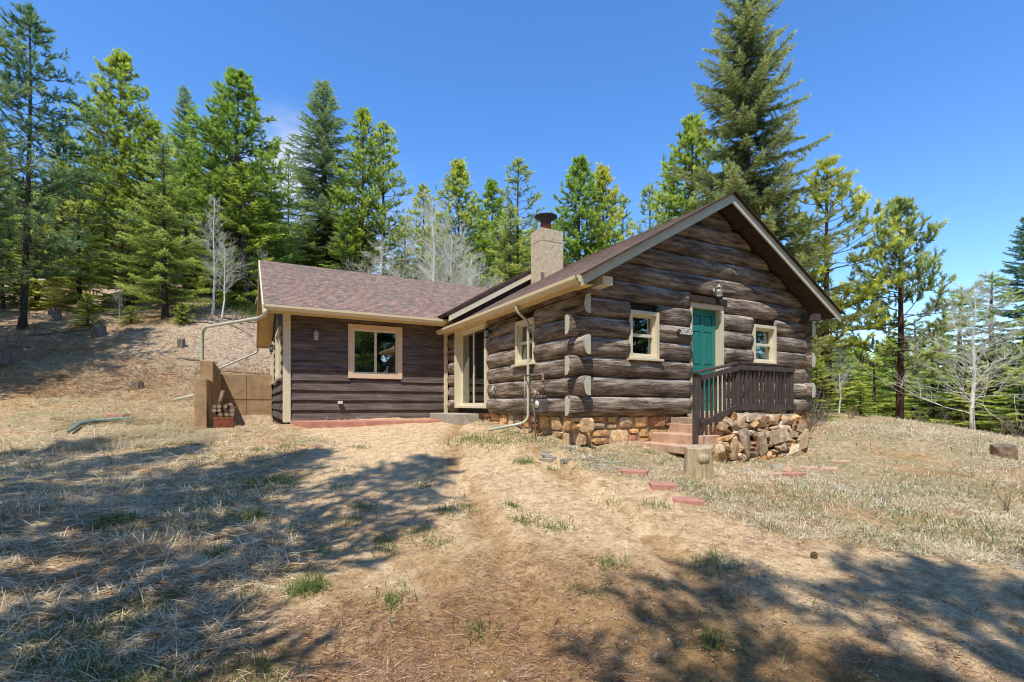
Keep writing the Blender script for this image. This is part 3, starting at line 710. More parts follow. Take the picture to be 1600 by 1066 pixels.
# ---- front door
def front_door():
    x0, x1, z0, z1 = G_DOOR; yo = Y0-.13; m = MB()
    m.box(x0, x0+.05, yo, Y0+.1, z0, z1); m.box(x1-.13, x1, yo, Y0+.1, z0, z1); m.box(x0+.05, x1-.13, yo+.002, Y0+.1, z1-.1, z1); m.box(x0+.05, x1-.13, yo-.03, Y0+.1, z0, z0+.04)
    w = m.build('door', 'cream', house, bevel=.004)
    a0, a1, b0, b1 = x0+.055, x1-.135, z0+.045, z1-.105; yd = Y0-.01; W = a1-a0; H = b1-b0
    cols = [(a0+.13*W, a0+.44*W), (a0+.56*W, a0+.87*W)]; rows = [(b0+.09*H, b0+.36*H), (b0+.45*H, b0+.78*H), (b0+.84*H, b0+.94*H)]
    hs = [(c[0], c[1], r_[0], r_[1]) for c in cols for r_ in rows]
    m = MB(); wall_panel(m, 'x', yd, yd+.02, a0, a1, b0, b1, hs); m.box(a0, a1, yd+.02, yd+.05, b0, b1)
    for (p, q, u, v) in hs:
        m.add([(p+.03, yd+.002, u+.03), (q-.03, yd+.002, u+.03), (q-.03, yd+.002, v-.03), (p+.03, yd+.002, v-.03),
               (p+.008, yd+.0195, u+.008), (q-.008, yd+.0195, u+.008), (q-.008, yd+.0195, v-.008), (p+.008, yd+.0195, v-.008)],
              [(0, 1, 2, 3), (4, 5, 1, 0), (5, 6, 2, 1), (6, 7, 3, 2), (7, 4, 0, 3)])
    m.build('door_panel', 'green', w)
    m = MB(); m.tube([(a0+.07, yd, 2.6), (a0+.07, yd-.02, 2.6)], .025); m.build('deadbolt', 'galv', w)
    m = MB(); m.tube([(a0+.07, yd-.0, 2.42), (a0+.07, yd-.03, 2.42), (a0+.07, yd-.045, 2.42), (a0+.07, yd-.07, 2.42)], [.014, .014, .03, .022])
    m.build('door_knob', 'galv', w)
front_door()
# ---- dark header over the door
mb = MB(); mb.box(8.07, 9.2, Y0-.175, Y0-.1, 3.74, 3.87); mb.build('header_board', 'darkwood', house, bevel=.004)

# ---- roofs: deck slab + individually laid shingle tabs
SH_COL = [(.235, .15, .125), (.27, .165, .135), (.205, .135, .118), (.175, .13, .118), (.28, .185, .155), (.25, .155, .125), (.155, .125, .118), (.26, .17, .14), (.22, .14, .118)]
def roof_plane(name, P, U, V, lu, lv, seed, clipf=None, fascia=None, thick=.09, parent=None, under='darkwood'):
    """P eave corner, U unit along the eave, V unit up the slope"""
    P = Vector(P); U = Vector(U).normalized(); V = Vector(V).normalized(); Nn = U.cross(V).normalized()
    if Nn.z < 0: Nn = -Nn
    rgn = random.Random(seed); mb = MB(); h = .125; rows = int(lv/h)+1
    for i in range(rows):
        a = -rgn.uniform(0, .3); v0 = i*h
        while a < lu:
            w = rgn.choice((.09, .12, .15, .2)); p = max(0, a); q = min(lu, a+w-.006)
            a += w
            if q-p < .02: continue
            top = min(lv, v0+h+.03)
            if clipf and not clipf(P+U*(p+q)/2+V*v0): continue
            j = rgn.uniform(-.012, .006) if rgn.random() < .5 else -.0
            A = P+U*p+V*(v0+j)+Nn*(.009); B = P+U*q+V*(v0+j)+Nn*(.009); C = P+U*q+V*top+Nn*.002; D = P+U*p+V*top+Nn*.002
            c = rgn.choice(SH_COL); k = rgn.uniform(1.15, 1.4); c = (c[0]*k*1.0, c[1]*k*1.04, c[2]*k*.93)
            e = Nn*(-.008)
            mb.add([A, B, C, D, A+e, B+e], [(0, 1, 2, 3), (0, 4, 5, 1), (0, 3, 4), (1, 5, 2)], c)
    ro = mb.build(name, 'shingle', parent or house, colors=True)
    m = MB(); m.prism([P, P+U*lu, P+U*lu+V*lv, P+V*lv], -Nn*thick); m.build('roof_deck', under, ro)
    return ro
sl = math.atan(RS); cs, sn = math.cos(sl), math.sin(sl)
EX0, EX1, EZ = 5.02, 12.74, RZ-RS*(RX-5.02)
VM = 6.87
Lm = (RX-EX0)/cs
rfL = roof_plane('roof', (EX0, VM, EZ), (0, 1, 0), (cs, 0, sn), 7.3, Lm, 1)
rfR = roof_plane('roof', (EX1, VM, EZ), (0, 1, 0), (-cs, 0, sn), 14.6, Lm, 2)
# raised rear section
YR = 12.8; UX = 8.45; UZ0 = 4.12; UX0 = 4.84
Lu = (UX-UX0)/cs; UZ = UZ0+(UX-UX0)*RS
rfU = roof_plane('roof', (UX0, YR, UZ0), (0, 1, 0), (cs, 0, sn), 9.2, Lu, 3)
rfV = roof_plane('roof', (UX+3.9, YR, UZ-3.9*RS), (0, 1, 0), (-cs, 0, sn), 9.2, 3.9/cs, 4)
# wing roof
ws = math.atan((WRZ-WEZ)/(WR-WE)); wc, wn = math.cos(ws), math.sin(ws)
rfW = roof_plane('roof', (.36, WE, WEZ), (1, 0, 0), (0, wc, wn), 8.0, (WR-WE)/wc, 5)
rfX = roof_plane('roof', (.36, 2*WR-WE, WEZ), (1, 0, 0), (0, -wc, wn), 8.0, (WR-WE)/wc, 6)
# fascias and rakes
def rake(p0, p1, drop, th, nrm, mat, name='rake_board', parent=None, lift=0):
    p0 = Vector(p0); p1 = Vector(p1); m = MB(); d = Vector((0, 0, -drop)); n_ = Vector(nrm)*th
    m.prism([p0, p1, p1+d, p0+d], n_); return m.build(name, mat, parent or house)
rake((EX0-.02, VM, EZ+.0), (RX, VM, RZ+.0), .185, .03, (0, -1, 0), 'sage', parent=rfL)
rake((EX1+.02, VM, EZ+.0), (RX, VM, RZ+.0), .185, .03, (0, -1, 0), 'sage', parent=rfR)
m = MB(); m.bar((EX0-.02, VM-.045, EZ+.012), (RX, VM-.045, RZ+.022), .09, .02); m.bar((EX1+.02, VM-.045, EZ+.012), (RX, VM-.045, RZ+.022), .09, .02); m.build('drip_edge', 'darkwood', rfL)
rake((UX0, YR, UZ0-.01), (UX, YR, UZ-.01), .10, .03, (0, -1, 0), 'darkwood', parent=rfU)
rake((UX0+.05, YR+.005, UZ0-.09), (UX, YR+.005, UZ-.11), .15, .03, (0, -1, 0), 'cream', parent=rfU)
m = MB(); m.prism([(UX0+.25, YR+.1, UZ0-.3), (UX, YR+.1, UZ-.5), (UX, YR+.1, UZ-.12), (UX0+.25, YR+.1, UZ0-.0)], (0, .06, 0)); m.prism([(RX-.5, YR+.12, RZ-.5), (UX+3.7, YR+.12, 3.9), (UX+.02, YR+.12, UZ-.12)], (0, .06, 0)); m.build('gable_infill', 'darkwood', rfU)
# wing gable: rake board, soffit panel
m = MB(); xr = .36
m.prism([(xr-.03, WE-.01, WEZ-.0), (xr-.03, WR, WRZ), (xr-.03, WR, WRZ-.2), (xr-.03, WE-.01, WEZ-.2)], (.03, 0, 0))
m.prism([(xr-.03, 2*WR-WE+.01, WEZ), (xr-.03, WR, WRZ), (xr-.03, WR, WRZ-.2), (xr-.03, 2*WR-WE+.01, WEZ-.2)], (.03, 0, 0)); m.build('rake_board', 'cream', rfW)
m = MB()
for sgn, ye in ((1, WE+.02), (-1, 2*WR-WE-.02)):
    m.prism([(xr, ye, WEZ-.1), (xr, WR, WRZ-.1), (xr, WR, WRZ-.13), (xr, ye, WEZ-.13)], (WX-xr-.01, 0, 0))
m.build('soffit', 'soffit', rfW)
# gutters (K profile swept along the eave)
def gutter(p0, p1, outv, mat='gutter', name='gutter', parent=None):
    p0 = Vector(p0); p1 = Vector(p1); o_ = Vector(outv)
    prof = [(0, .0), (0, -.125), (.075, -.125), (.095, -.075), (.125, -.055), (.125, .0), (.113, .0), (.113, -.045), (.085, -.06), (.068, -.112), (.012, -.112), (.012, 0)]
    m = MB(); m.prism([p0+o_*a+Vector((0, 0, b)) for a, b in prof], p1-p0)
    m.prism([p0+o_*a+Vector((0, 0, b)) for a, b in prof[:6]], (p1-p0).normalized()*.012); m.prism([p1+o_*a+Vector((0, 0, b)) for a, b in prof[:6]], (p0-p1).normalized()*.012)
    return m.build(name, mat, parent or house)
gutter((EX0, VM-.02, EZ+.0), (EX0, 14.45, EZ-.03), (-1, 0, 0))
gutter((.36, WE, WEZ+.0), (5.35, WE, WEZ-.01), (0, -1, 0)); gutter((.36, 2*WR-WE, WEZ), (5.35, 2*WR-WE, WEZ-.01), (0, 1, 0))
m = MB(); m.box(EX0+.001, EX0+.025, VM+.01, 13.2, EZ-.20, EZ-.03); m.box(EX0+.025, X0-.1, VM+.03, 14.0, EZ-.13, EZ-.11); m.build('fascia_board', 'soffit', house)
m = MB(); m.box(.40, 5.3, WE+.001, WE+.025, WEZ-.19, WEZ-.03); m.box(.5, 5.2, WE+.025, Y1-.05, WEZ-.12, WEZ-.10); m.build('fascia_board', 'soffit', house)
m = MB(); m.prism([(.42, 2*WR-WE-.01, WEZ-.19), (.42, 2*WR-WE-.01, WEZ-.03), (5.3, 2*WR-WE-.01, WEZ-.03), (5.3, 2*WR-WE-.01, WEZ-.19)], (0, .008, 0)); m.build('fascia_board', 'soffit', house)
# purlin ends under the gable overhang
for (x, z) in ((11.95, 3.72), (5.62, 3.84)):
    m = MB(); m.box(x-.09, x+.13, VM+.05, Y0+.1, z-.12, z+.03); m.build('purlin', 'rail' if x > 9 else 'cream', house, bevel=.005)
# downspouts
def pipe(pts, rad=.038, mat='pipe', flat=.8, parent=None, name='downspout', smooth_steps=4):
    P = [Vector(p) for p in pts]; out = [P[0]]
    for i in range(1, len(P)-1):
        a = P[i]+(P[i-1]-P[i]).normalized()*min(.09, (P[i-1]-P[i]).length*.45); b = P[i]+(P[i+1]-P[i]).normalized()*min(.09, (P[i+1]-P[i]).length*.45)
        for t in range(smooth_steps+1):
            u = t/smooth_steps; out.append(a*(1-u)**2+P[i]*2*u*(1-u)+b*u*u)
    out.append(P[-1]); m = MB(); m.tube(out, rad, 12, flat=flat); return m.build(name, mat, parent or house)
def W(px, py, s):               # a point seen at bearing px and height py at forward distance s
    x, y = rs_to_xy((px-800)/773*s, s); return (x, y, EYE-(py-632)/773*s)
pipe([(EX0-.06, 9.05, EZ-.12), (EX0-.06, 9.05, EZ-.24), (X0-.23, 8.93, 3.32), (X0-.23, 8.93, 1.30), (X0-.34, 8.98, 1.20), (X0-.95, 9.35, 1.06)])
pipe([(.40, WE-.07, WEZ-.12), (.40, WE-.07, WEZ-.25), W(405, 497, 12.4), W(322, 511, 14.3), W(316, 520, 14.4), W(316, 607, 14.4), W(308, 617, 14.4), W(272, 625, 14.3)], .052)
pipe([(.38, 2*WR-WE+.07, WEZ-.1), (.38, 2*WR-WE+.07, WEZ-.35), W(345, 575, 19.0), W(318, 589, 18.6), W(300, 600, 18.3)], .042)
# ---- chimney
def chimney():
    x0, x1, y0, y1, zt = 7.5, 8.27, 12.2, 12.8, 6.72
    m = MB(); m.box(x0, x1, y0, y1, 4.6, zt-.38); m.box(x0+.006, x1-.006, y0+.006, y1-.006, zt-.38, zt-.362); m.box(x0, x1, y0, y1, zt-.362, zt)
    c = m.build('chimney', 'chim', house, bevel=.012)
    m = MB(); m.box(x0-.02, x0+.1, y0-.012, y0-.002, 4.9, 5.42); m.build('flashing', 'galv', c)
    cx, cy = (x0+x1)/2-.04, (y0+y1)/2
    m = MB(); m.lathe(cx, cy, [(.17, zt), (.165, zt+.22), (.15, zt+.3)]); m.build('flue', 'rust', c)
    m = MB(); m.lathe(cx, cy, [(.16, zt+.28), (.17, zt+.34), (.33, zt+.43), (.345, zt+.46), (.30, zt+.475), (.05, zt+.49)], 18); m.box(cx-.05, cx+.12, cy-.1, cy+.08, zt+.48, zt+.51); m.build('chimney_cap', 'black', c)
chimney()
m = MB(); m.tube([(7.9, 11.0, 5.35), (7.9, 11.0, 5.35)], .01); 
# ---- lanterns
def lantern(x, y, z, out, mat, carriage=False):
    o_ = Vector(out); P = Vector((x, y, z)); m = MB(); side = Vector((-o_.y, o_.x, 0))
    m.tube([P, P+o_*.02], .055, 14); m.tube([P+o_*.02+Vector((0, 0, .02)), P+o_*.07+Vector((0, 0, .09)), P+o_*.12+Vector((0, 0, .08))], .011, 8)
    c = P+o_*.12; hw = .055
    m.lathe(c.x, c.y, [(.075, z+.04), (.045, z+.075), (.018, z+.09), (.012, z+.12), (.004, z+.13)], 8)
    m.lathe(c.x, c.y, [(.03, z-.155), (.058, z-.14), (.06, z-.125)], 8)
    for a in range(6):
        t = a*PI/3; m.bar((c.x+hw*math.cos(t), c.y+hw*math.sin(t), z-.13), (c.x+(hw+.01)*math.cos(t), c.y+(hw+.01)*math.sin(t), z+.045), .01, .01, up=(1, 0, 0))
    m.tube([(c.x+.058*math.cos(k*PI/6), c.y+.058*math.sin(k*PI/6), z-.04) for k in range(13)], .005, 5)
    L = m.build('wall_lantern', mat, house)
    m = MB(); m.lathe(c.x, c.y, [(.046, z-.125), (.052, z+.035)], 12); m.build('lantern_glass', 'frost', L)
    return L
lantern(1.59, Y1-.05, 3.42, (0, -1, 0), 'lantw'); lantern(X0-.16, 10.88, 3.36, (-1, 0, 0), 'lant'); lantern(8.8, Y0-.16, 4.02, (0, -1, 0), 'lantw'); lantern(WX-.05, 18.3, 3.5, (-1, 0, 0), 'lant')
# outlet box, hose bib
m = MB(); m.box(2.14, 2.26, Y1-.13, Y1-.05, 1.61, 1.69); m.build('outlet_cover', 'white', house, bevel=.008)
m = MB(); m.tube([(X0-.14, 10.6, 1.98), (X0-.26, 10.6, 1.98)], .016); m.tube([(X0-.24, 10.6, 2.0), (X0-.27, 10.6, 1.9)], .014); m.tube([(X0-.22, 10.6, 2.0), (X0-.22, 10.6, 2.04)], .03); m.build('hose_bib', 'white', house)
# ---- address plaque
def plaque():
    y = Y0-.215; m = MB(); pts = []
    for i in range(20):
        a = 2*PI*i/20; rx = .225+(.02 if i in (0, 10) else 0); pts.append((7.9+rx*math.copysign(abs(math.cos(a))**.6, math.cos(a)), y, 3.07+.075*math.copysign(abs(math.sin(a))**.7, math.sin(a))))
    m.prism(pts, (0, .03, 0)); p = m.build('number_plaque', 'rail', house)
    cu = bpy.data.curves.new('numerals', 'FONT'); cu.body = '30520'; cu.size = .15; cu.extrude = .006; cu.offset = .004; cu.align_x = 'CENTER'; cu.align_y = 'CENTER'
    t = bpy.data.objects.new('tmp', cu); col.objects.link(t)
    dg = bpy.context.evaluated_depsgraph_get(); me = bpy.data.meshes.new_from_object(t.evaluated_get(dg)); bpy.data.objects.remove(t)
    me.transform(Matrix.Translation(Vector((7.9, y-.006, 3.07))-house.location) @ Matrix.Rotation(PI/2, 4, 'X') @ Matrix.Diagonal((.92, 1, 1, 1)))
    me.name = 'numerals'; o = link('numerals', me, 'white'); o.parent = p
plaque()

# ---- stone foundation
STC = [(.56, .36, .18), (.62, .43, .25), (.54, .29, .13), (.52, .38, .25), (.36, .19, .12), (.58, .46, .31), (.44, .33, .24), (.64, .47, .29), (.60, .38, .18)]
def stone_face(mb, p0, p1, zlo, zhi, out, rgn, size=(.13, .24), dep=.05):
    """fitted, flat-faced stones standing slightly proud of the mortar"""
    p0 = Vector(p0); p1 = Vector(p1); L = (p1-p0).length; U = (p1-p0).normalized(); O = Vector(out); Zv = Vector((0, 0, 1))
    z = zhi; row = 0
    while z > zlo:
        hh = rgn.uniform(*size)*.95; a = -rgn.uniform(0, .2)
        while a < L:
            w = rgn.uniform(*size)*1.3; g = .012; sub = [(0, 1)]
            if rgn.random() < .3: c_ = rgn.uniform(.35, .65); sub = [(0, c_), (c_, 1)]
            for (q0, q1) in sub:
                x0, x1, z0, z1 = a+g, a+w-g, z-hh*q1+g, z-hh*q0-g
                pts = []; nn = 9
                for i in range(nn):
                    t = 2*PI*(i+.5)/nn; cx = math.copysign(abs(math.cos(t))**.45, math.cos(t)); cz = math.copysign(abs(math.sin(t))**.45, math.sin(t))
                    pts.append(((x0+x1)/2+(x1-x0)/2*cx*rgn.uniform(.86, 1.05), (z0+z1)/2+(z1-z0)/2*cz*rgn.uniform(.86, 1.05)))
                d = dep*rgn.uniform(.5, 1.3); tx, tz = rgn.normal(0, .05, 2); cxm, czm = (x0+x1)/2, (z0+z1)/2
                base = [p0+U*x-O*.03+Zv*min(zz, zhi-.004) for x, zz in pts]
                top = [p0+U*(cxm+(x-cxm)*.9)+O*(d*.85+(x-cxm)*tx+(zz-czm)*tz+rgn.normal(0, .004))+Zv*min(czm+(zz-czm)*.9, zhi-.012) for x, zz in pts]
                cen = p0+U*cxm+O*(d*1.05)+Zv*czm
                n_ = len(pts); F = [(i, (i+1) % n_, n_+(i+1) % n_, n_+i) for i in range(n_)]+[(n_+i, n_+(i+1) % n_, 2*n_) for i in range(n_)]
                k = rgn.uniform(.72, 1.12); cc = STC[rgn.integers(0, len(STC))]
                mb.add(base+top+[cen], F, (min(.85, cc[0]*k*1.3), cc[1]*k*1.22, cc[2]*k*1.1))
            a += w
        z -= hh
rgn = np.random.default_rng(12)
mb = MB(); stone_face(mb, (X0-.03, Y0-.03, 0), (7.95, Y0-.03, 0), .55, 1.38, (0, -1, 0), rgn, (.2, .40)); mb.build('stone_foundation', 'stone', house, colors=True); mb = MB(); stone_face(mb, (X0-.02, 13.0, 0), (X0-.02, Y0, 0), .8, 1.38, (-1, 0, 0), rgn, (.2, .40))
mb.build('stone_foundation', 'stone', house, colors=True); mb = MB(); stone_face(mb, (9.9, Y0-.03, 0), (X1+.05, Y0-.03, 0), .5, 1.38, (0, -1, 0), rgn, (.15, .3))
mb.build('stone_foundation', 'stone', house, colors=True)
mb = MB(); mb.box(X0-.012, X1, Y0-.025, Y0+.3, .2, 1.379); mb.box(X0-.012, X0+.3, Y0+.3, Y1-.01, .2, 1.378); mb.build('foundation', 'mortar', house)

# ------------------------------------------------------------------ stoop, steps, railing
stoop = empty('stone_stoop', (8.8, 6.7, .5)); tag(stoop, 'rough orange and grey rubble stone stoop under the deck railing by the green door', 'stoop')
mb = MB()
mb.box(7.55, 9.8, 6.12, Y0-.14, .35, 1.34); mb.build('rubble_core', 'mortar', stoop)
mb = MB(); rgn = np.random.default_rng(21)
for lvl in range(9):
    z = .46+lvl*.108; yy = 5.93+lvl*.02
    a = 7.2+lvl*.04+rgn.uniform(-.05, .05)
    while a < 9.85-lvl*.012:
        w = rgn.uniform(.10, .34); sz = rgn.uniform(.05, .12)
        vs, fs = hull_rock(None, a+w/2, yy+rgn.uniform(-.07, .07), z+rgn.uniform(-.04, .05), w*.56, .12, sz, rgn, rot=rgn.uniform(-.35, .35), tilt=rgn.uniform(-.45, .45), npt=20)
        k = rgn.uniform(.6, 1.15); c = STC[rgn.integers(0, len(STC))]
        mb.add(vs, fs, tuple(q*k for q in c)); a += w*.9
    y = yy
    while y < Y0-.2:
        w = rgn.uniform(.14, .3)
        for xx in (9.83-lvl*.012,):
            vs, fs = hull_rock(None, xx, y+w/2, z+rgn.uniform(-.03, .03), .13, w*.58, .11, rgn, rot=rgn.uniform(-.3, .3))
            k = rgn.uniform(.6, 1.1); c = STC[rgn.integers(0, len(STC))]; mb.add(vs, fs, tuple(q*k for q in c))
        y += w
# extra big upright stones at the front corner
for (x, y, z, a, b, c_) in ((7.65, 5.95, .85, .13, .10, .28), (7.98, 5.92, .9, .16, .1, .28), (8.4, 5.88, .85, .12, .09, .26), (8.85, 5.87, .98, .30, .10, .15), (9.3, 5.84, .7, .22, .11, .15), (7.35, 5.98, .72, .12, .1, .2), (9.7, 5.9, .9, .12, .1, .24)):
    vs, fs = hull_rock(None, x, y, z, a, b, c_, rgn, tilt=rgn.uniform(-.4, .4)); k = rgn.uniform(.7, 1.1); c = STC[rgn.integers(0, len(STC))]; mb.add(vs, fs, tuple(q*k for q in c))
mb.build('rubble_stones', 'stone', stoop, colors=True)
mb = MB(); mb.box(8.0, 9.78, 6.08, Y0-.15, 1.345, 1.41); mb.build('landing', 'conc', stoop, bevel=.01)
def slab(x0, x1, y0, y1, z0, z1, seed, mat, name, parent):
    """flagstone with an irregular outline"""
    rr = random.Random(seed); pts = []
    for (a, b, c, d, n_) in ((x0, y0, x1, y0, 6), (x1, y0, x1, y1, 4), (x1, y1, x0, y1, 6), (x0, y1, x0, y0, 4)):
        for i in range(n_):
            t = i/n_; pts.append((a+(c-a)*t+rr.uniform(-.022, .022), b+(d-b)*t+rr.uniform(-.022, .022), z0))
    m = MB(); m.prism(pts, (0, 0, z1-z0)); return m.build(name, mat, parent, bevel=.012)
for i, (x0, x1, z0, z1) in enumerate(((6.62, 7.3, .74, .875), (7.0, 7.6, .86, 1.05), (7.5, 8.05, 1.0, 1.22), (7.99, 8.5, 1.18, 1.40))):
    slab(x0, x1, 6.02+.02*i, Y0-.16, z0, z1-.001*i, 40+i, 'redstone', 'step', stoop)
rail = empty('deck_railing', (8.05, 6.2, .8)); tag(rail, 'brown stained wooden railing with slim balusters beside the front steps', 'railing')
yr = 6.16
P1x, P2x, P3x = 7.0, 8.05, 9.68
for (x, z0, z1, yy) in ((P1x, .80, 2.13, yr), (P2x, 1.35, 2.33, yr), (P3x, 1.35, 2.33, yr)):
    m = MB(); m.box(x-.05, x+.05, yy-.05, yy+.05, z0, z1); m.build('post', 'rail', rail, bevel=.006)
m = MB(); m.bar((P1x-.08, yr, 2.15), (P2x+.02, yr, 2.37), .15, .04); m.build('handrail', 'rail', rail, bevel=.005)
m = MB(); m.bar((P1x+.05, yr-.06, 2.06), (P2x, yr-.06, 2.28), .035, .09); m.build('rail_board', 'rail', rail)
m = MB(); m.bar((P1x+.05, yr-.055, 1.24), (P2x, yr-.055, 1.56), .035, .1); m.build('rail_board', 'rail', rail)
m = MB(); m.bar((P2x-.06, yr, 2.375), (P3x+.12, yr, 2.375), .15, .038); m.build('handrail', 'rail', rail, bevel=.005)
m = MB(); m.bar((P2x, yr-.055, 2.29), (P3x+.06, yr-.055, 2.29), .035, .085); m.build('rail_board', 'rail', rail)
m = MB(); m.bar((P2x, yr-.06, 1.545), (P3x+.1, yr-.06, 1.545), .035, .11); m.build('rail_board', 'rail', rail)
m = MB(); m.bar((P3x, yr+.03, 2.36), (P3x, Y0-.14, 2.36), .12, .038); m.build('handrail', 'rail', rail)
m = MB(); m.bar((P3x, yr+.05, 1.54), (P3x, Y0-.16, 1.54), .035, .09); m.build('rail_board', 'rail', rail)
for i in range(8):
    x = P1x+.13+i*.115; t = (x-P1x)/(P2x-P1x); m = MB(); m.box(x-.018, x+.018, yr-.036, yr-.0, 1.20+.32*t, 2.04+.22*t); m.build('baluster', 'rail', rail)
for i in range(13):
    x = P2x+.13+i*.115; m = MB(); zt = 2.25 if i % 1 == 0 else 2.1
    m.box(x-.022, x+.022, yr-.036, yr, 1.5, 2.27); m.build('baluster', 'rail', rail)
for i in range(8):
    y = yr+.15+i*.12
    m = MB(); m.box(P3x-.02, P3x+.016, y-.02, y+.02, 1.56, 2.34); m.build('baluster', 'rail', rail)

# ------------------------------------------------------------------ gas meter
gm = empty('gas_meter', (X0-.25, 8.3, 1.4)); tag(gm, 'grey gas meter with regulator and pipes on the log wall beside the downspout', 'gas meter')
gx = X0-.32
m = MB(); m.box(gx-.09, gx+.09, 8.12, 8.42, 1.42, 1.70); m.box(gx-.07, gx+.07, 8.16, 8.38, 1.70, 1.78); m.build('meter_body', 'meter', gm, bevel=.03)
m = MB(); m.tube([(gx-.09, 8.27, 1.6), (gx-.105, 8.27, 1.6)], .075, 18); m.build('meter_dial', 'white', gm)
m = MB(); m.tube([(gx, 8.52, 1.78), (gx, 8.52, 1.83), (gx, 8.52, 1.86)], [.03, .09, .04], 16); m.tube([(gx-.05, 8.52, 1.8), (gx+.05, 8.52, 1.8)], .1, 18); m.build('regulator', 'galv', gm)
m = MB()
m.tube([(gx, 8.20, 1.74), (gx, 8.20, 2.17), (gx+.0, 8.22, 2.19), (gx, 8.9, 2.19)], .018, 8); m.tube([(gx+.03, 8.97, 2.19), (gx+.03, 8.97, 1.42), (gx+.2, 8.97, 1.40)], .016, 8)
m.tube([(gx, 8.36, 1.74), (gx, 8.36, 1.82), (gx, 8.52, 1.82)], .018, 8); m.tube([(gx, 8.52, 1.8), (gx, 8.56, 1.5), (gx, 8.5, 1.35), (gx, 8.47, .75)], .018, 8)
m.lathe(gx, 8.2, [(.03, 1.9), (.035, 1.93), (.03, 1.97)], 8); m.lathe(gx, 8.2, [(.03, 2.05), (.032, 2.07), (.03, 2.1)], 8)
m.build('gas_pipe', 'galv', gm)

# ------------------------------------------------------------------ patio, step, retaining wall
m = MB(); m.prism([(1.25, 12.75, 1.0), (2.4, 12.5, 1.0), (4.2, 12.35, 1.0), (5.0, 12.4, 1.0), (5.05, 13.85, 1.0), (.98, 13.85, 1.0)], (0, 0, .185))
o = m.build('patio', 'patio', None, bevel=.01); tag(o, kind='structure')
m = MB(); m.box(4.55, 5.25, 11.55, 13.4, 1.0, 1.36); o = m.build('concrete_step', 'conc', None, bevel=.02); off_origin(o, 4.9, 12.4, 1.0); tag(o, 'low pale concrete step below the sliding glass door', 'step')
rw = empty('retaining_wall', (0, 20.7, .9)); tag(rw, 'tan painted concrete retaining wall with a stepped end beside the wing', 'retaining wall')
m = MB(); m.box(-.85, WX-.05, 20.7, 20.95, .5, 2.70); m.build('rear_panel', 'tanwall', rw, bevel=.015)
m = MB(); m.box(-.02, .0, 20.69, 20.699, .9, 2.68); m.box(-.8, WX-.08, 20.688, 20.697, 1.78, 1.80); m.build('form_seam', 'splitwood', rw)
m = MB()
m.add([(-1.12, 14.15, .4), (-.86, 14.15, .4), (-.86, 16.2, .4), (-1.12, 16.2, .4), (-1.12, 14.15, 2.22), (-.86, 14.15, 2.22), (-.86, 16.2, 2.25), (-1.12, 16.2, 2.25)], [(0, 3, 2, 1), (4, 5, 6, 7), (0, 1, 5, 4), (1, 2, 6, 5), (2, 3, 7, 6), (3, 0, 4, 7)])
m.build('side_panel', 'tanwall', rw, bevel=.015)
m = MB(); m.box(-1.15, -.83, 16.2, 20.95, .4, 2.82); m.build('side_panel', 'tanwall', rw, bevel=.015)
# firewood: brick box and split logs
m = MB(); m.box(-.72, -.28, 14.2, 14.9, .9, 1.28); o = m.build('log_crate', 'rust', None, bevel=.02); off_origin(o, -.5, 14.5, .9); tag(o, 'small rusty brown box under the firewood beside the retaining wall', 'box')
rr = random.Random(5)
for i in range(13):
    x = -.72+(i % 4)*.13+rr.uniform(-.02, .02); z = 1.35+(i//4)*.10; y = 14.25+rr.uniform(-.05, .1); m = MB()
    if i == 12: m.tube([(-.62, 14.3, 1.5), (-.52, 14.35, 1.95)], [.05, .045], 7)
    else: m.tube([(x, y, z), (x+rr.uniform(-.05, .05), y+.45, z+rr.uniform(-.03, .05))], rr.uniform(.045, .062), 6, smooth=False)
    o = m.build('firewood_log', 'splitwood', None)
    off_origin(o, *(list(m.v[0])))
    if i == 12: tag(o, 'pale upright piece of firewood leaning on the small firewood pile', 'firewood', 'split firewood in the retaining wall corner')
    else: tag(o, 'split firewood piece stacked on the rusty box beside the retaining wall', 'firewood', 'split firewood in the retaining wall corner')
# bright green drain pipe and red block on the bank
def on_ground(px, s, dz=0):
    x, y = rs_to_xy((px-800)/773*s, s); return (x, y, float(ground(x, y)[0])+dz)
pp = [on_ground(108, 11.6, .08), on_ground(125, 12.2, .10), on_ground(150, 12.6, .07), on_ground(180, 12.8, .06), on_ground(210, 13.0, .06)]
m = MB(); fine = []
for i in range(len(pp)-1):
    for t in range(12): fine.append(Vector(pp[i]).lerp(Vector(pp[i+1]), t/12))
m.tube(fine, [.055 if i % 2 else .047 for i in range(len(fine))], 10); o = m.build('drain_pipe', 'drain', None); off_origin(o, *pp[0]); tag(o, 'green corrugated drain pipe lying on top of the bank', 'drain pipe')
def block(px, s, w, d, h, rz, mat, name, label, cat, group=None, dz=0, seed=0, tilt=0):
    x, y, z = on_ground(px, s); m = MB(); rr_ = random.Random(seed)
    pts = [(-w/2, -d/2), (w/2, -d/2), (w/2, d/2), (-w/2, d/2)]
    m.prism([(a+rr_.uniform(-.006, .006), b+rr_.uniform(-.006, .006), -.06) for a, b in pts], (0, 0, h+.06))
    o = m.build(name, mat, None, bevel=.008); o.location = (x, y, z+dz); o.rotation_euler = (tilt, tilt*.5, rz)
    return tag(o, label, cat, group)
block(183, 13.1, .5, .3, .12, R(-25), 'paver', 'red_block', 'flat red block lying on the bank beside the drain pipe', 'block')
GP = 'red pavers leading to the front steps'
block(991, 7.45, .40, .28, .055, R(-50), 'paver', 'red_paver', 'thick red paver nearest to the front steps', 'paver', GP, seed=1)
block(1036, 6.75, .36, .28, .045, R(-38), 'paver', 'red_paver', 'middle one of the three red pavers in front of the stump', 'paver', GP, seed=2)
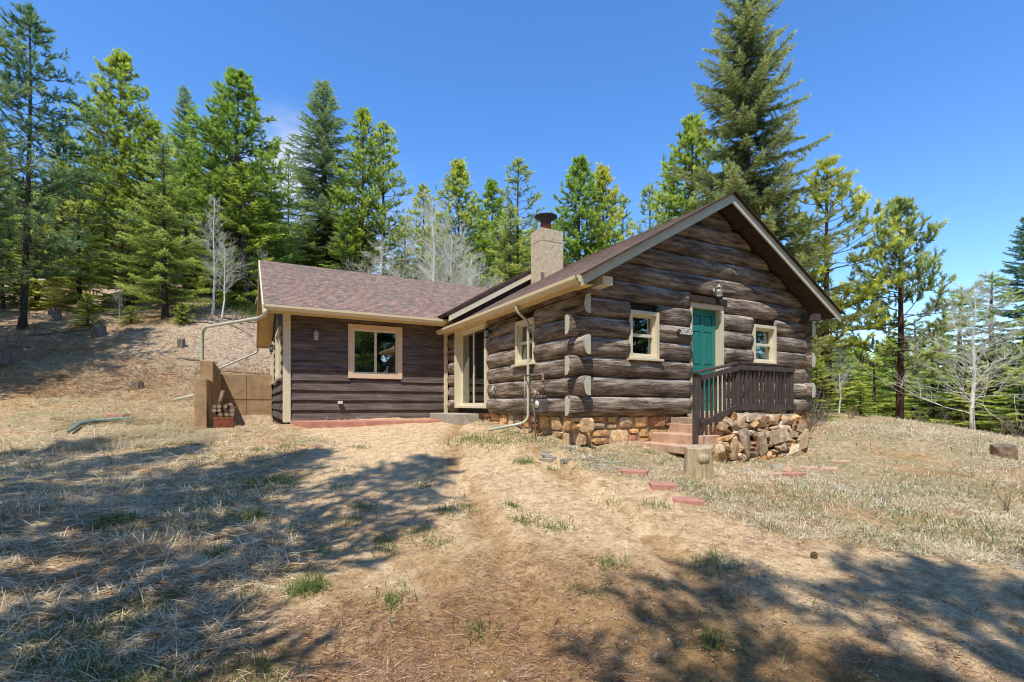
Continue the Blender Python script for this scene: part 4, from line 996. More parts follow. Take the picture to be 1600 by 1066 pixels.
block(1075, 6.2, .36, .26, .035, R(-42), 'paver', 'red_paver', 'red paver farthest from the steps, flush with the dirt', 'paver', GP, seed=3)
G2 = 'half buried flagstones in the grass'
for i, (px, s, w, mt, lb) in enumerate(((1205, 7.9, .30, 'redstone', 'small pink flagstone left end of the row in the right grass'), (1237, 8.1, .34, 'paver', 'rounded pink flagstone second in the row in the grass'), (1262, 8.6, .3, 'redstone', 'pink flagstone sunk behind green blades in the grass'),
        (1310, 9.2, .42, 'redstone', 'widest pink flagstone farthest from the stump'), (1296, 8.6, .26, 'redstone', 'pale pink flagstone just below the widest one'))):
    x, y, z = on_ground(px, s); o = slab(x-w/2, x+w/2, y-w*.36, y+w*.36, z-.04, z+.035, 60+i, mt, 'flagstone', None); off_origin(o, x, y, z); tag(o, lb, 'flagstone', G2)
def rock(px, s, a, b, c, mat, label, seed, group=None, dz=0):
    x, y, z = on_ground(px, s); vs, fs = hull_rock(None, 0, 0, 0, a, b, c, np.random.default_rng(seed), npt=22); m = MB(); m.add(vs, fs); o = m.build('rock', mat, None, bevel=.01)
    o.location = (x, y, z+dz); o.rotation_euler.z = seed; return tag(o, label, 'rock', group)
rock(1255, 7.25, .17, .10, .07, 'rock', 'flat pale rock in the grass below the flagstones', 1)
rock(1315, 7.2, .16, .10, .10, 'rock', 'tan boulder with a mossy side in the right grass', 2)
rock(1340, 7.1, .10, .07, .06, 'rock', 'small pale rock right of the mossy boulder', 3)
rock(1378, 6.8, .16, .05, .03, 'greywood', 'thin grey slab of rock lying at the grass edge', 4, dz=.03)
rock(1170, 7.9, .10, .08, .06, 'rock', 'pale rounded rock at the foot of the stoop', 5)
rock(1215, 8.5, .14, .12, .09, 'rock', 'pale boulder at the right foot of the stoop', 6)
rock(1230, 8.3, .09, .09, .07, 'redstone', 'reddish small rock under the right corner of the stoop', 7)
rock(160, 3.75, .028, .02, .015, 'rock', 'small white stone in the needles at the lower left', 8)
GR = 'flat pale stones along the foundation'
rr = random.Random(9)
for i in range(22):
    px = rr.uniform(850, 1000); s_ = 8.9-(px-850)/150*.9+rr.uniform(-.55, .35)
    x, y, z = on_ground(px, s_); w = rr.uniform(.1, .3); o = slab(x-w/2, x+w/2, y-w*.4, y+w*.4, z-.04, z+rr.uniform(.012, .03), 80+i, 'rock', 'flat_stone', None); off_origin(o, x, y, z)
    tag(o, 'flat pale stone bedded in the ground below the foundation', 'stone', GR)
# pine cone
x, y, z = on_ground(1272, 4.6); m = MB()
for k in range(60):
    t = k/60; a = k*2.4; rad = .022*math.sin(PI*min(1, t*.85+.12)); c = Vector((t*.065-.03, rad*math.cos(a), rad*math.sin(a)+.03))
    o2 = Vector((-.25, math.cos(a), math.sin(a))); m.bar(c, c+o2*.010, .011, .004, up=(1, 0, 0))
o = m.build('pine_cone', 'splitwood', None); o.location = (x, y, z); o.rotation_euler.z = .5; tag(o, 'brown pine cone lying on the shaded dirt at the right', 'pine cone')

# ------------------------------------------------------------------ stumps
def stump(px, s, rad, h, mat, label, seed, knot=False, top='stumpbark', rough=.1):
    x, y, z = on_ground(px, s); t = empty('tree_stump', (x, y, z)); tag(t, label, 'stump'); rgn = random.Random(seed); m = MB(); n = 40; rows = 9; vs = []; fs = []
    for i in range(rows):
        q = i/(rows-1)
        for k in range(n):
            a = 2*PI*k/n; rr_ = rad*(1+.16*(1-q)**2+rough*(fbmc(k*.55+seed, q*1.5)-.5)+.5*rough*(fbmc(k*1.7+seed, q*.8)-.5))
            rr_ *= 1 if k else 1
            zz = -.08+(h+.08)*q+((.05*math.sin(a+1)+(.55*(fbmc(k*.35+seed, 3.3)-.5) if rough > .3 else 0))*h if i == rows-1 else 0)
            vs.append((x+rr_*math.cos(a), y+rr_*math.sin(a), z+zz))
    for i in range(rows-1):
        for k in range(n): fs.append((i*n+k, i*n+(k+1) % n, (i+1)*n+(k+1) % n, (i+1)*n+k))
    m.add(vs, fs, smooth=True); m.build('stump_bark', mat, t)
    m = MB(); m.add(vs[-n:], [tuple(range(n))]); m.build('cut_face', top, t)
    if knot:
        c = Vector((x, y, z+h*.62)); d = Vector((-.42, -.85, 0)).normalized(); m = MB(); m.tube([c+d*rad*.9, c+d*rad*1.06, c+d*rad*1.1], [.075, .06, .015], 10); m.tube([c+d*rad*.8, c+d*rad*1.02], [.1, .085], 12); m.build('knot', 'stumpbark', t)
stump(1091, 7.35, .195, .43, 'stumpbark', 'pale barkless stump with a round knot in front of the stoop', 1, True)
stump(1568, 9.6, .17, .21, 'splitwood', 'rotten low stump in the grass near the right edge', 2, rough=.5, top='greywood2')
stump(85, 22.5, .22, .5, 'greywood', 'dark weathered stump on the hillside at the left', 3, rough=.4, top='greywood2')
stump(155, 20.5, .21, .42, 'greywood', 'split grey stump in the hillside shade left of the wing', 4, rough=.5, top='greywood2')
stump(0, 17.5, .26, .35, 'greywood', 'grey stump at the extreme left edge of the hill', 5, rough=.4, top='greywood2')
stump(283, 20.0, .13, .3, 'greywood', 'small stump in the shadow band behind the tall downspout', 6, rough=.5, top='greywood2')
stump(215, 16.0, .14, .2, 'greywood', 'tiny low stump on the sunny straw slope', 7, rough=.5, top='greywood2')
rr = random.Random(14)
for i in range(26):
    px = rr.uniform(-10, 400); s_ = rr.uniform(18, 29); L = rr.uniform(.8, 3.2); a = rr.uniform(-.5, .5)+(-.49); x, y, z = on_ground(px, s_); m = MB(); r0 = rr.uniform(.02, .06); pts = []
    for k in range(7):
        t = (k/6-.5)*L; X_ = x+t*math.cos(a); Y_ = y+t*math.sin(a)+.04*math.sin(k*1.3+i); pts.append((X_, Y_, float(ground(X_, Y_)[0])+r0*.8+.01*(k % 2)))
    m.tube(pts, [r0*(1.15-.7*k/6) for k in range(7)], 6)
    for k in (2, 4):
        c = Vector(pts[k]); m.tube([c, c+Vector((rr.uniform(-.3, .3), rr.uniform(-.3, .3), rr.uniform(.05, .3)))], [r0*.4, .005], 4)
    o = m.build('fallen_branch', 'greywood', None); off_origin(o, x, y, z); tag(o, 'grey fallen branch lying among the needles on the hillside', 'fallen branch', 'fallen branches on the hillside')
# snow left in the wood
x, y, z = on_ground(40, 31); m = MB(); gx_ = np.linspace(-3.4, 3.2, 26); gy_ = np.linspace(-.7, .6, 7); vs = []
for a in gx_:
    for b in gy_:
        ex = b*(1-abs(a/3.5)**3)+.12*math.sin(a*3)
        X_, Y_ = rs_to_xy((40-800)/773*31+a, 31+ex); vs.append((X_, Y_, float(ground(X_, Y_)[0])+.06*(1-(b/.7)**2)+.03))
fs = [(i*7+j, (i+1)*7+j, (i+1)*7+j+1, i*7+j+1) for i in range(25) for j in range(6)]
m.add(vs, fs, smooth=True); o = m.build('snow_patch', 'snow', None); off_origin(o, x, y, z); tag(o, 'last strip of white snow under the trees at the far left', 'snow')

# ------------------------------------------------------------------ trees
def rot_basis(d):
    d = d/np.linalg.norm(d); a = np.array([0, 0, 1.]) if abs(d[2]) < .9 else np.array([1., 0, 0]); x = np.cross(d, a); x /= np.linalg.norm(x); return x, np.cross(d, x)
class Tree:
    def __init__(s, seed): s.rg = np.random.default_rng(seed); s.P = []; s.D = []; s.T = []; s.K = []; s.wood = MB()
    def clus(s, p, d, tone, k=1.0): s.P.append(p); s.D.append(d); s.T.append(tone); s.K.append(k)
    def foliage(s, blades_, blen, bw, spread, upb):
        P = np.array(s.P); D = np.array(s.D); T = np.array(s.T); K = np.array(s.K); rg = s.rg; n = len(P)
        P = np.repeat(P, blades_, 0); D = np.repeat(D, blades_, 0); T = np.repeat(T, blades_); K = np.repeat(K, blades_)
        m = len(P); q = rg.normal(0, 1, (m, 3)); q /= np.linalg.norm(q, axis=1)[:, None]
        d = D + q*spread; d[:, 2] += upb; d /= np.linalg.norm(d, axis=1)[:, None]
        w = np.cross(d, rg.normal(0, 1, (m, 3))); w /= np.linalg.norm(w, axis=1)[:, None]
        L = blen*K*rg.uniform(.6, 1.25, m); b = P+D*(rg.uniform(-.5, .5, m)*blen)[:, None]
        W_ = (bw*K*rg.uniform(.7, 1.3, m))[:, None]*w
        V = np.stack([b-W_*.5, b+W_*.5, b+d*L[:, None]*.6+W_*.4, b+d*L[:, None]], 1).reshape(-1, 3)
        i = np.arange(m)*4; F = np.stack([i, i+1, i+2, i+3], 1)
        tone = np.repeat(np.clip(T+rg.normal(0, .10, m), 0, 1), 4)
        return V, F, tone
    def trunk(s, H, r0, lean=.02, n=10, topr=.015):
        pts = []; rad = []; a = s.rg.uniform(0, 6)
        for i in range(15):
            t = i/14; pts.append((lean*H*math.sin(t*2.1)*math.cos(a)+.02*math.sin(t*7+a), lean*H*math.sin(t*2.1)*math.sin(a)+.02*math.cos(t*9), -.3+(H+.3)*t))
            rad.append(r0*((1-t)**.85)*(1+.55*max(0, .06-t)/.06)+topr)
        s.tp = pts; s.wood.tube(pts, rad, n)
    def at(s, z, H):
        t = (z+.3)/(H+.3)*14; i = min(13, max(0, int(t))); f = t-i; a = s.tp[i]; b = s.tp[i+1]
        return np.array([a[k]*(1-f)+b[k]*f for k in range(3)])
def spruce(seed, H, Rr, z0, r0, dens=9, blen=.13, bw=.03, blades_=7, gap=.12, droop=.25, irregular=.25, tip=.35):
    T = Tree(seed); rg = T.rg; T.trunk(H, r0)
    z = z0; 
    while z < H-.15:
        t = (z-z0)/(H-z0)
        prof = (1-t)**.82*(.55+.45*min(1, t*5+.45))
        nb = max(3, int(rg.integers(4, 7)))
        a0 = rg.uniform(0, 6.3)
        for b in range(nb):
            if rg.random() < gap: continue
            L = Rr*prof*rg.uniform(1-irregular, 1+irregular*.6)+.12
            az = a0+b*2*PI/nb+rg.uniform(-.3, .3); zz = z+rg.uniform(-.12, .12); p = T.at(zz, H)
            el = -.10-droop*(1-t)+.75*t**2+rg.normal(0, .07)
            h = np.array([math.cos(az), math.sin(az), 0]); side = np.array([-h[1], h[0], 0])
            n = max(3, int(L/.13)); pts = []; cur = p.copy(); 
            for i in range(n+1):
                q = i/n; e = el+tip*q*q*(1.1-t); d = h*math.cos(e)+np.array([0, 0, math.sin(e)]); pts.append(cur.copy())
                if i: 
                    tl = (.30*(L-q*L)+.10)*rg.uniform(.7, 1.2)*min(1, q*3)
                    for sg in (-1, 1):
                        if rg.random() < .1: continue
                        td = d*.62+side*sg*.8+np.array([0, 0, rg.uniform(-.3, .05)]); td /= np.linalg.norm(td)
                        m = max(1, int(tl/.105))
                        for j in range(m):
                            f = (j+.6)/m; pp = cur+td*tl*f+np.array([0, 0, -.12*tl*f*f])
                            T.clus(pp, td, .02+.42*q+.42*f*q+.12*t+rg.normal(0, .09), 1-.15*t)  # tips paler; shade of the crown interior put into inner needle tone
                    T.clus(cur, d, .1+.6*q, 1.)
                cur = cur+d*L/n
            T.clus(cur, d, .9, 1)
            T.wood.tube([tuple(v) for v in pts[::max(1, len(pts)//4)]], [max(.004, r0*.12*(1-k/6)*(1-.6*t)) for k in range(len(pts[::max(1, len(pts)//4)]))], 4, cap=False)
        z += (1/dens)*4.6*rg.uniform(.8, 1.2)*(1-.45*t)
    for k in range(6): T.clus(T.at(H-.05*k, H), np.array([0, 0, 1.]), .9, 1)
    return T, T.foliage(blades_, blen, bw, .75, .12)
def pine(seed, H, Rr, z0, r0, dens=6, blen=.16, bw=.024, blades_=16, gap=.2, up=.35, inner=.45, dead=0, lean=.02, tuft=.85):
    T = Tree(seed); rg = T.rg; T.trunk(H, r0, lean)
    z = z0
    lump = rg.uniform(0, 50)
    while z < H-.1:
        t = (z-z0)/(H-z0); prof = (1-t**1.7)**.9*(.45+.55*min(1, t*3.2+.2))*(.72+.56*fbmc(z*.9+lump, 1.5))
        nb = int(rg.integers(3, 6)); a0 = rg.uniform(0, 6.3)
        for b in range(nb):
            if rg.random() < gap: continue
            L = Rr*prof*rg.uniform(.65, 1.15)+.15; az = a0+b*2*PI/nb+rg.uniform(-.4, .4); p = T.at(z+rg.uniform(-.1, .1), H)
            el = rg.normal(-.05, .12)+up*t; h = np.array([math.cos(az), math.sin(az), 0]); n = max(3, int(L/.22)); cur = p.copy(); pts = [p.copy()]
            az2 = az
            for i in range(n):
                q = (i+1)/n; e = el+.55*q*q*(up+.4)+rg.normal(0, .07); az2 += rg.normal(0, .12); h = np.array([math.cos(az2), math.sin(az2), 0]); d = h*math.cos(e)+np.array([0, 0, math.sin(e)]); cur = cur+d*L/n; pts.append(cur.copy())
                if q > inner*rg.uniform(.6, 1.2):
                    for j in range(int(rg.integers(1, 4))):
                        sd = rg.normal(0, 1, 3); sd[2] = abs(sd[2])*.6+.1; sd /= np.linalg.norm(sd); td = d*.6+sd*.85; td /= np.linalg.norm(td); tl = rg.uniform(.12, .42)*min(1.2, .5+L*.3)
                        pe = cur+td*tl
                        T.clus(pe, td, .22+.55*q+rg.normal(0, .16)+.08*t, 1.); T.clus(cur+td*tl*.5, td, .02+.42*q, .85)  # inner tufts toned darker for the shaded crown interior; tips paler
                        if rg.random() < .5: T.wood.tube([tuple(cur), tuple(pe)], [.008, .004], 3, cap=False)
            T.clus(cur, d, .85, 1.05)
            T.wood.tube([tuple(v) for v in pts], [max(.006, r0*.17*(1-k/(len(pts)+1))*(1-.5*t)) for k in range(len(pts))], 5, cap=False)
        z += (1/dens)*3.6*rg.uniform(.75, 1.25)*(1-.35*t)
    for k in range(int(dead)):
        zz = z0*rg.uniform(.3, 1); az = rg.uniform(0, 6.3); p = T.at(zz, H); L = rg.uniform(.4, 1.3); h = np.array([math.cos(az), math.sin(az), rg.uniform(-.3, .2)])
        T.wood.tube([tuple(p), tuple(p+h*L*.5), tuple(p+h*L+np.array([0, 0, -.08]))], [.018, .012, .004], 4, cap=False)
    for k in range(5): T.clus(T.at(H-.08*k, H), np.array([0, 0, 1.]), .8, 1)
    return T, T.foliage(blades_, blen, bw, tuft, .12)
PROTO = {}
def finish(key, res, bark, needle, H):
    T, (V, F, tone) = res
    tm = bpy.data.meshes.new('trunk'); tm.from_pydata(T.wood.v, [], T.wood.f); tm.polygons.foreach_set('use_smooth', T.wood.sm); tm.materials.append(MT[bark])
    cm = big_mesh('crown', V, F, tone); cm.materials.append(MT[needle])
    PROTO[key] = (tm, cm, H)
finish('big_spruce', spruce(1, 19, 4.7, 1.2, .3, dens=13, blen=.16, bw=.027, blades_=13, gap=.12, droop=.05, irregular=.5, tip=.55), 'bark_grey', 'needle_big', 19)
finish('fir', spruce(2, 15, 3.0, 1.5, .22, dens=12, blen=.14, bw=.027, blades_=13, gap=.1, droop=.0, irregular=.25, tip=.45), 'bark_grey', 'needle_blue', 15)
finish('young_spruce', spruce(3, 8.5, 2.0, .7, .13, dens=13, blen=.12, bw=.022, blades_=11, gap=.14, droop=.1, irregular=.28, tip=.35), 'bark_grey', 'needle_fresh', 8.5)
finish('young_spruce_b', spruce(4, 6.0, 1.7, .35, .10, dens=12, blen=.12, bw=.024, blades_=11, gap=.16, droop=.15, irregular=.35, tip=.3), 'bark_grey', 'needle_fresh', 6)
finish('young_fir', spruce(14, 7.0, 1.6, .3, .11, dens=12, blen=.12, bw=.024, blades_=11, gap=.12, droop=.1, irregular=.3, tip=.3), 'bark_grey', 'needle_pine', 7)
finish('pine_a', pine(5, 14, 3.1, 3.8, .17, dens=13, blen=.17, bw=.028, blades_=20, gap=.05, up=.3, inner=.25, dead=14), 'bark_red', 'needle_pine', 14)
finish('pine_b', pine(6, 13, 2.8, 2.6, .15, dens=13, blen=.17, bw=.028, blades_=20, gap=.06, up=.35, inner=.25, dead=10), 'bark_red', 'needle_pine', 13)
finish('pine_c', pine(7, 12, 2.2, 2.3, .13, dens=11, blen=.16, bw=.026, blades_=18, gap=.12, up=.3, inner=.3, dead=10, lean=.03), 'bark_grey', 'needle_pine', 12)
finish('sparse_pine', pine(8, 11, 1.6, 2.0, .10, dens=9, blen=.15, bw=.028, blades_=9, gap=.2, up=.3, inner=.4, dead=8), 'bark_grey', 'needle_spruce', 11)
finish('ponderosa', pine(9, 9, 3.0, 2.3, .17, dens=10, blen=.19, bw=.03, blades_=22, gap=.1, up=.6, inner=.38, dead=5, lean=.01, tuft=.95), 'bark_red', 'needle_spruce', 9)
finish('open_ponderosa', pine(10, 12, 3.4, 3.2, .18, dens=7, blen=.20, bw=.03, blades_=22, gap=.15, up=.5, inner=.45, dead=6, lean=.02, tuft=.95), 'bark_red', 'needle_pine', 12)
finish('tall_pine', pine(11, 15, 3.7, 2.6, .13, dens=11, blen=.17, bw=.028, blades_=15, gap=.12, up=.2, inner=.3, dead=14), 'bark_grey', 'needle_blue', 15)
NM = {'big_spruce': 'spruce_tree', 'fir': 'fir_tree', 'young_spruce': 'spruce_tree', 'young_spruce_b': 'spruce_tree', 'young_fir': 'fir_tree'}
def tree(kind, px, s, topy, label, group=None, rz=None, wide=1.0, H=None, lean=0):
    """px: bearing, s: forward distance, topy: height of the tip as seen, or H directly"""
    x, y = rs_to_xy((px-800)/773*s, s); z = float(ground(x, y, False)[0])
    return tree_xy(kind, x, y, z, H or (EYE+(632-topy)/773*s-z), label, group, rz, wide, lean)
_tr = random.Random(2)
def tree_xy(kind, x, y, z, H, label, group=None, rz=None, wide=1.0, lean=0):
    tm, cm, H0 = PROTO[kind]; k = H/H0
    e = empty(NM.get(kind, 'pine_tree'), (x, y, z-.05), _tr.uniform(0, 6.28) if rz is None else rz)
    w = (k*.5+.5*min(k, 1.15))*wide if k > 1 else (k*.6+.4)*wide
    tag(e, label, 'tree', group)
    for nm, me in (('trunk', tm), ('crown', cm)):
        o = bpy.data.objects.new(nm, me); col.objects.link(o); o.parent = e; o.scale = (w, w, k)
    if lean: e.rotation_euler[1] = lean
    return e
LT = [
 ('tall_pine', 33, 21, 12, 'tall sparse pine rising to the top of the photo at the far left', 1.0),
 ('tall_pine', 92, 29, 200, 'thin dark pine standing behind the tall pine at the far left', .8),
 ('pine_a', 187, 30, 88, 'tall pine with bare lower trunk left of the young spruce', 1.0),
 ('pine_c', 168, 31.5, 150, 'slimmer pine with bare trunk just behind the tall left pine', .8),
 ('pine_b', 240, 30, 190, 'yellow green pine directly right of the bare-trunked pine', .9),
 ('fir', 283, 37, 133, 'dark fir showing behind and between the two big left pines', .9),
 ('pine_a', 372, 28, 103, 'broad bright green pine left above the wing roof corner', 1.25),
 ('pine_b', 330, 32, 190, 'pine behind the left side of the broad bright pine', 1.0),
 ('young_spruce', 259, 23, 215, 'feathery young spruce in the clearing left of the wing', 1.05),
 ('young_spruce_b', 128, 24.5, 318, 'low spreading spruce above the dark hillside stump', 1.35),
 ('young_spruce', 60, 25, 330, 'small green spruce near the snow strip', 1.15),
 ('young_spruce_b', 195, 26, 330, 'small spruce between the low spreading one and the feathery one', 1.25),
 ('young_spruce', 5, 24, 300, 'green spruce cut by the left edge of the photo', 1.2),
 ('young_fir', 320, 30, 330, 'young fir behind the bare aspens', 1.2),
 ('young_spruce', 95, 30, 290, 'young spruce deeper in the left wood', 1.1),
 ('young_fir', 155, 33, 300, 'young fir deeper in the left wood', 1.1),
 ('young_spruce', 440, 33, 350, 'young spruce peeking over the left end of the wing roof', 1.1),
 ('sparse_pine', 448, 38, 235, 'narrow pointed conifer left of the big dark fir', .9),
 ('fir', 508, 36, 131, 'large dark blue green fir above the wing roof', 1.35),
 ('pine_a', 562, 34, 170, 'tall pine just right of the large dark fir', .85),
 ('pine_c', 603, 36, 198, 'right-hand pine of the tall trio above the wing roof', 1.0),
 ('young_fir', 540, 33, 330, 'bushy young fir over the middle of the wing roof', 1.2),
 ('young_spruce', 480, 34, 330, 'young spruce under the large dark fir', 1.2),
 ('pine_c', 655, 41, 290, 'rounded pine behind the bare aspens right of the sky gap', 1.1),
 ('young_fir', 632, 42, 335, 'yellow green young fir at the edge of the sky gap', 1.1),
 ('pine_b', 722, 38, 254, 'bright pine with a rounded top left of the chimney', 1.0),
 ('pine_b', 765, 43, 283, 'dark pine second from the chimney on the left', 1.0),
 ('young_spruce', 690, 40, 350, 'young spruce behind the bare aspen clump', 1.2),
 ('sparse_pine', 815, 37, 254, 'thin grey green pine just left of the chimney', 1.4),
 ('young_spruce', 795, 36, 320, 'dense young spruce touching the left of the chimney', 1.3),
 ('young_fir', 750, 37, 370, 'low bushy fir above the end of the wing roof', 1.3),
 ('pine_b', 905, 37, 253, 'bright pine just right of the chimney', 1.05),
 ('pine_b', 938, 38, 262, 'second bright pine right of the chimney', .95),
 ('sparse_pine', 978, 44, 305, 'wispy small conifer above the cabin roof slope', 1.0),
 ('sparse_pine', 1010, 40, 290, 'wispy pale conifer left of the large right spruce', 1.1),
 ('young_spruce', 940, 38, 380, 'young spruce low behind the cabin roof slope', 1.2),
 ('pine_b', 1090, 27, 188, 'light green pine behind the left side of the large right spruce', 1.0),
 ('young_fir', 1055, 34, 262, 'yellow green fir low behind the cabin ridge', 1.1),
 ('big_spruce', 1175, 21, -95, 'very tall spruce towering behind the right side of the cabin', .86),
 ('open_ponderosa', 1283, 22, 252, 'open pine with upturned branches right of the very tall spruce', 1.0),
 ('young_spruce', 1240, 23, 380, 'spruce just behind the right eave of the cabin', 1.2),
 ('ponderosa', 1406, 22, 320, 'lone pine with dark tufts and red trunk on the right ridge', .85),
 ('young_fir', 1300, 25, 470, 'small light green conifer right of the cabin corner', 1.1),
 ('young_fir', 1272, 17, 560, 'tiny green fir at the right cabin corner', .9),
 ('young_spruce', 1500, 27, 448, 'dark spruce behind the bare white aspen', 1.5),
 ('young_spruce', 1560, 25, 425, 'large dark spruce right of the bare white aspen', 1.5),
 ('fir', 1602, 27, 335, 'tall dark fir cut by the right edge of the photo', 1.0),
 ('young_spruce_b', 1455, 27, 545, 'bushy spruce between the lone pine and the white aspen', 1.5),
 ('young_spruce_b', 1370, 28, 560, 'bushy conifer left behind the lone pine', 1.5),
 ('young_spruce_b', 1325, 30, 575, 'low conifer in the dip behind the ridge', 1.4),
 ('young_spruce', 1430, 33, 500, 'mid green spruce behind the lone pine', 1.4),
 ('young_spruce_b', 1590, 22, 575, 'low dark spruce at the right edge below the fir', 1.6),
 ('young_spruce_b', 1535, 24, 590, 'low dark spruce beside the white aspen trunk', 1.5),
 ('young_fir', 1395, 38, 520, 'pale green fir farther off behind the lone pine', 1.3),
 ('young_spruce_b', 1345, 36, 590, 'small round conifer far behind the ridge', 1.3),
 ('young_spruce', 1640, 26, 430, 'dark spruce just beyond the right edge', 1.4),
]
for (k, px, s, ty, lb, wd) in LT: tree(k, px, s, ty, lb, wide=wd, lean=(-.05 if 'broad bright' in lb else 0))
# saplings on the hillside
for (px, s, h, lb) in ((138, 21.5, 1.5, 'bright green sapling between the two hillside stumps'), (22, 25, 1.6, 'small green sapling under the snow strip'), (118, 26, 1.4, 'tiny sapling behind the dark hillside stump'), (205, 22, .8, 'ankle high sapling left of the feathery spruce'),
                       (1345, 19.5, 1.3, 'yellow green sapling on the ridge right of the cabin'), (285, 22.2, 1.0, 'small sapling at the foot of the feathery spruce'), (52, 24, 1.3, 'small leafy sapling on the shaded left hill')):
    tree('young_fir', px, s, None, lb, wide=.75, H=h)
ug = random.Random(77)
for i in range(46):
    if i < 28: px = -20+i*16.5+ug.uniform(-8, 8); s = ug.uniform(27, 38); h = ug.uniform(4.5, 8)
    else: px = 450+(i-28)*25+ug.uniform(-10, 10); s = ug.uniform(36, 44); h = None
    x, y = rs_to_xy((px-800)/773*s, s); z = float(ground(x, y, False)[0])
    if h is None:
        ty = ug.uniform(340, 400) if not 590 < px < 640 else ug.uniform(400, 430)
        h = EYE+(632-ty)/773*s-z
    if h < 2.5: continue
    tree_xy(ug.choice(('young_spruce', 'young_fir', 'young_spruce_b', 'young_fir')), x, y, z, h, 'young conifer filling the understorey between the taller trees', 'understorey of young conifers', wide=1.35)
# forest deeper on the hill
fr = random.Random(31); cnt = 0
for i in range(230):
    px = fr.uniform(-60, 1080) if i % 3 else fr.uniform(-60, 450); s = fr.uniform(40, 78)
    lim = 300 if px < 430 else (345 if px < 570 else (405 if px < 645 else 350 if px < 850 else 360))
    x, y = rs_to_xy((px-800)/773*s, s); z = float(ground(x, y, False)[0]); h = fr.uniform(9, 16); ty = 632-(z+h-EYE)*773/s
    if ty < lim: h = (632-lim-fr.uniform(0, 12))*s/773+EYE-z*-1-2*z if False else (632-lim-fr.uniform(0, 40))*s/773+EYE-z
    if h < 3.5: continue
    k = fr.choice(('pine_b', 'pine_c', 'young_spruce', 'fir', 'young_fir', 'young_spruce'))
    tree_xy(k, x, y, z, h, 'conifer in the crowded forest on the hillside behind the nearer trees', 'forest conifers on the hill behind', wide=1.15); cnt += 1
    if cnt >= 150: break
for i in range(75):
    px = fr.uniform(1230, 1750) if i < 50 else fr.uniform(1240, 1420); s = fr.uniform(34, 80); x, y = rs_to_xy((px-800)/773*s, s); z = float(ground(x, y, False)[0])
    lim = fr.uniform(520, 585) if px < 1370 else fr.uniform(520, 580)
    h = (632-lim)*s/773+EYE-z
    if h < 2.5: continue
    tree_xy(fr.choice(('young_spruce', 'young_spruce_b', 'young_fir', 'pine_c')), x, y, z, h, 'conifer in the low woods beyond the right ridge', 'low woods beyond the right ridge', wide=1.3)
# trees standing beside and behind the photographer: they throw the dappled shade and show in the window glass
SHD = [('pine_c', -3.9, 1.2, 15.5, .7), ('pine_b', -6.6, 1.7, 15.5, .7), ('pine_c', -9.3, 2.0, 15.5, .75), ('sparse_pine', -12, 2.4, 15.5, 1.3), ('pine_b', -15, 2.2, 15.5, .8), ('open_ponderosa', -6.9, -4.2, 13, .7), ('sparse_pine', -4.6, -2.6, 12, .8),
       ('sparse_pine', -.3, -2.2, 12.5, .9), ('open_ponderosa', 1.3, -2.5, 13.5, .6), ('sparse_pine', 3.0, -2.2, 14.0, 1.1), ('open_ponderosa', 4.8, -2.0, 13.5, .7), ('pine_c', 6.8, -1.9, 13.5, .8),
       ('tall_pine', -17.9, 14.6, 15, 1.0), ('pine_c', -18.8, 12.4, 14, 1.0), ('pine_a', -19.8, 15.6, 13, .9), ('pine_a', -22, 16.5, 12, .9), ('pine_b', -25.5, 18, 12, .9), ('pine_b', -26, 13, 14, 1.2),
       ('fir', 15.5, -9, 16, 1.5), ('fir', 18.5, -11, 17, 1.5), ('pine_a', 12.5, -9.5, 15, 1.4), ('fir', 24, 2, 14, 1.5), ('fir', 27.5, 5, 15, 1.5), ('pine_a', 30, 9, 15, 1.5), ('fir', 33, 4, 17, 1.5), ('fir', 35, 11, 17, 1.5), ('fir', 22, -2.5, 15, 1.5), ('fir', 26, -4, 17, 1.5),
       ('pine_a', -6, -12, 16, 1.3), ('fir', 2, -16, 17, 1.3), ('pine_b', 9, -13, 15, 1.3), ('fir', -14, -10, 17, 1.3), ('fir', 16, -14, 16, 1.3), ('pine_a', -20, -4, 16, 1.3), ('pine_a', 20, -6, 15, 1.3),
       ('fir', -2, -22, 20, 1.4), ('fir', 7, -24, 21, 1.4), ('fir', -9, -20, 20, 1.4), ('pine_a', 13, -21, 19, 1.4), ('fir', 22, -20, 20, 1.4), ('fir', 25, -12, 18, 1.4), ('pine_a', -24, -12, 18, 1.4), ('fir', -18, -18, 20, 1.4), ('fir', -30, -4, 18, 1.4), ('fir', 30, -3, 17, 1.4), ('fir', -31, 4, 16, 1.4)]
for i, (k, r, s, h, wd) in enumerate(SHD):
    x, y = rs_to_xy(r, s); z = float(ground(x, y, False)[0]); tree_xy(k, x, y, z, h, 'pine standing beside the drive out of the photo, casting the dappled shade', 'trees around the photographer', wide=wd, rz=i*1.7)

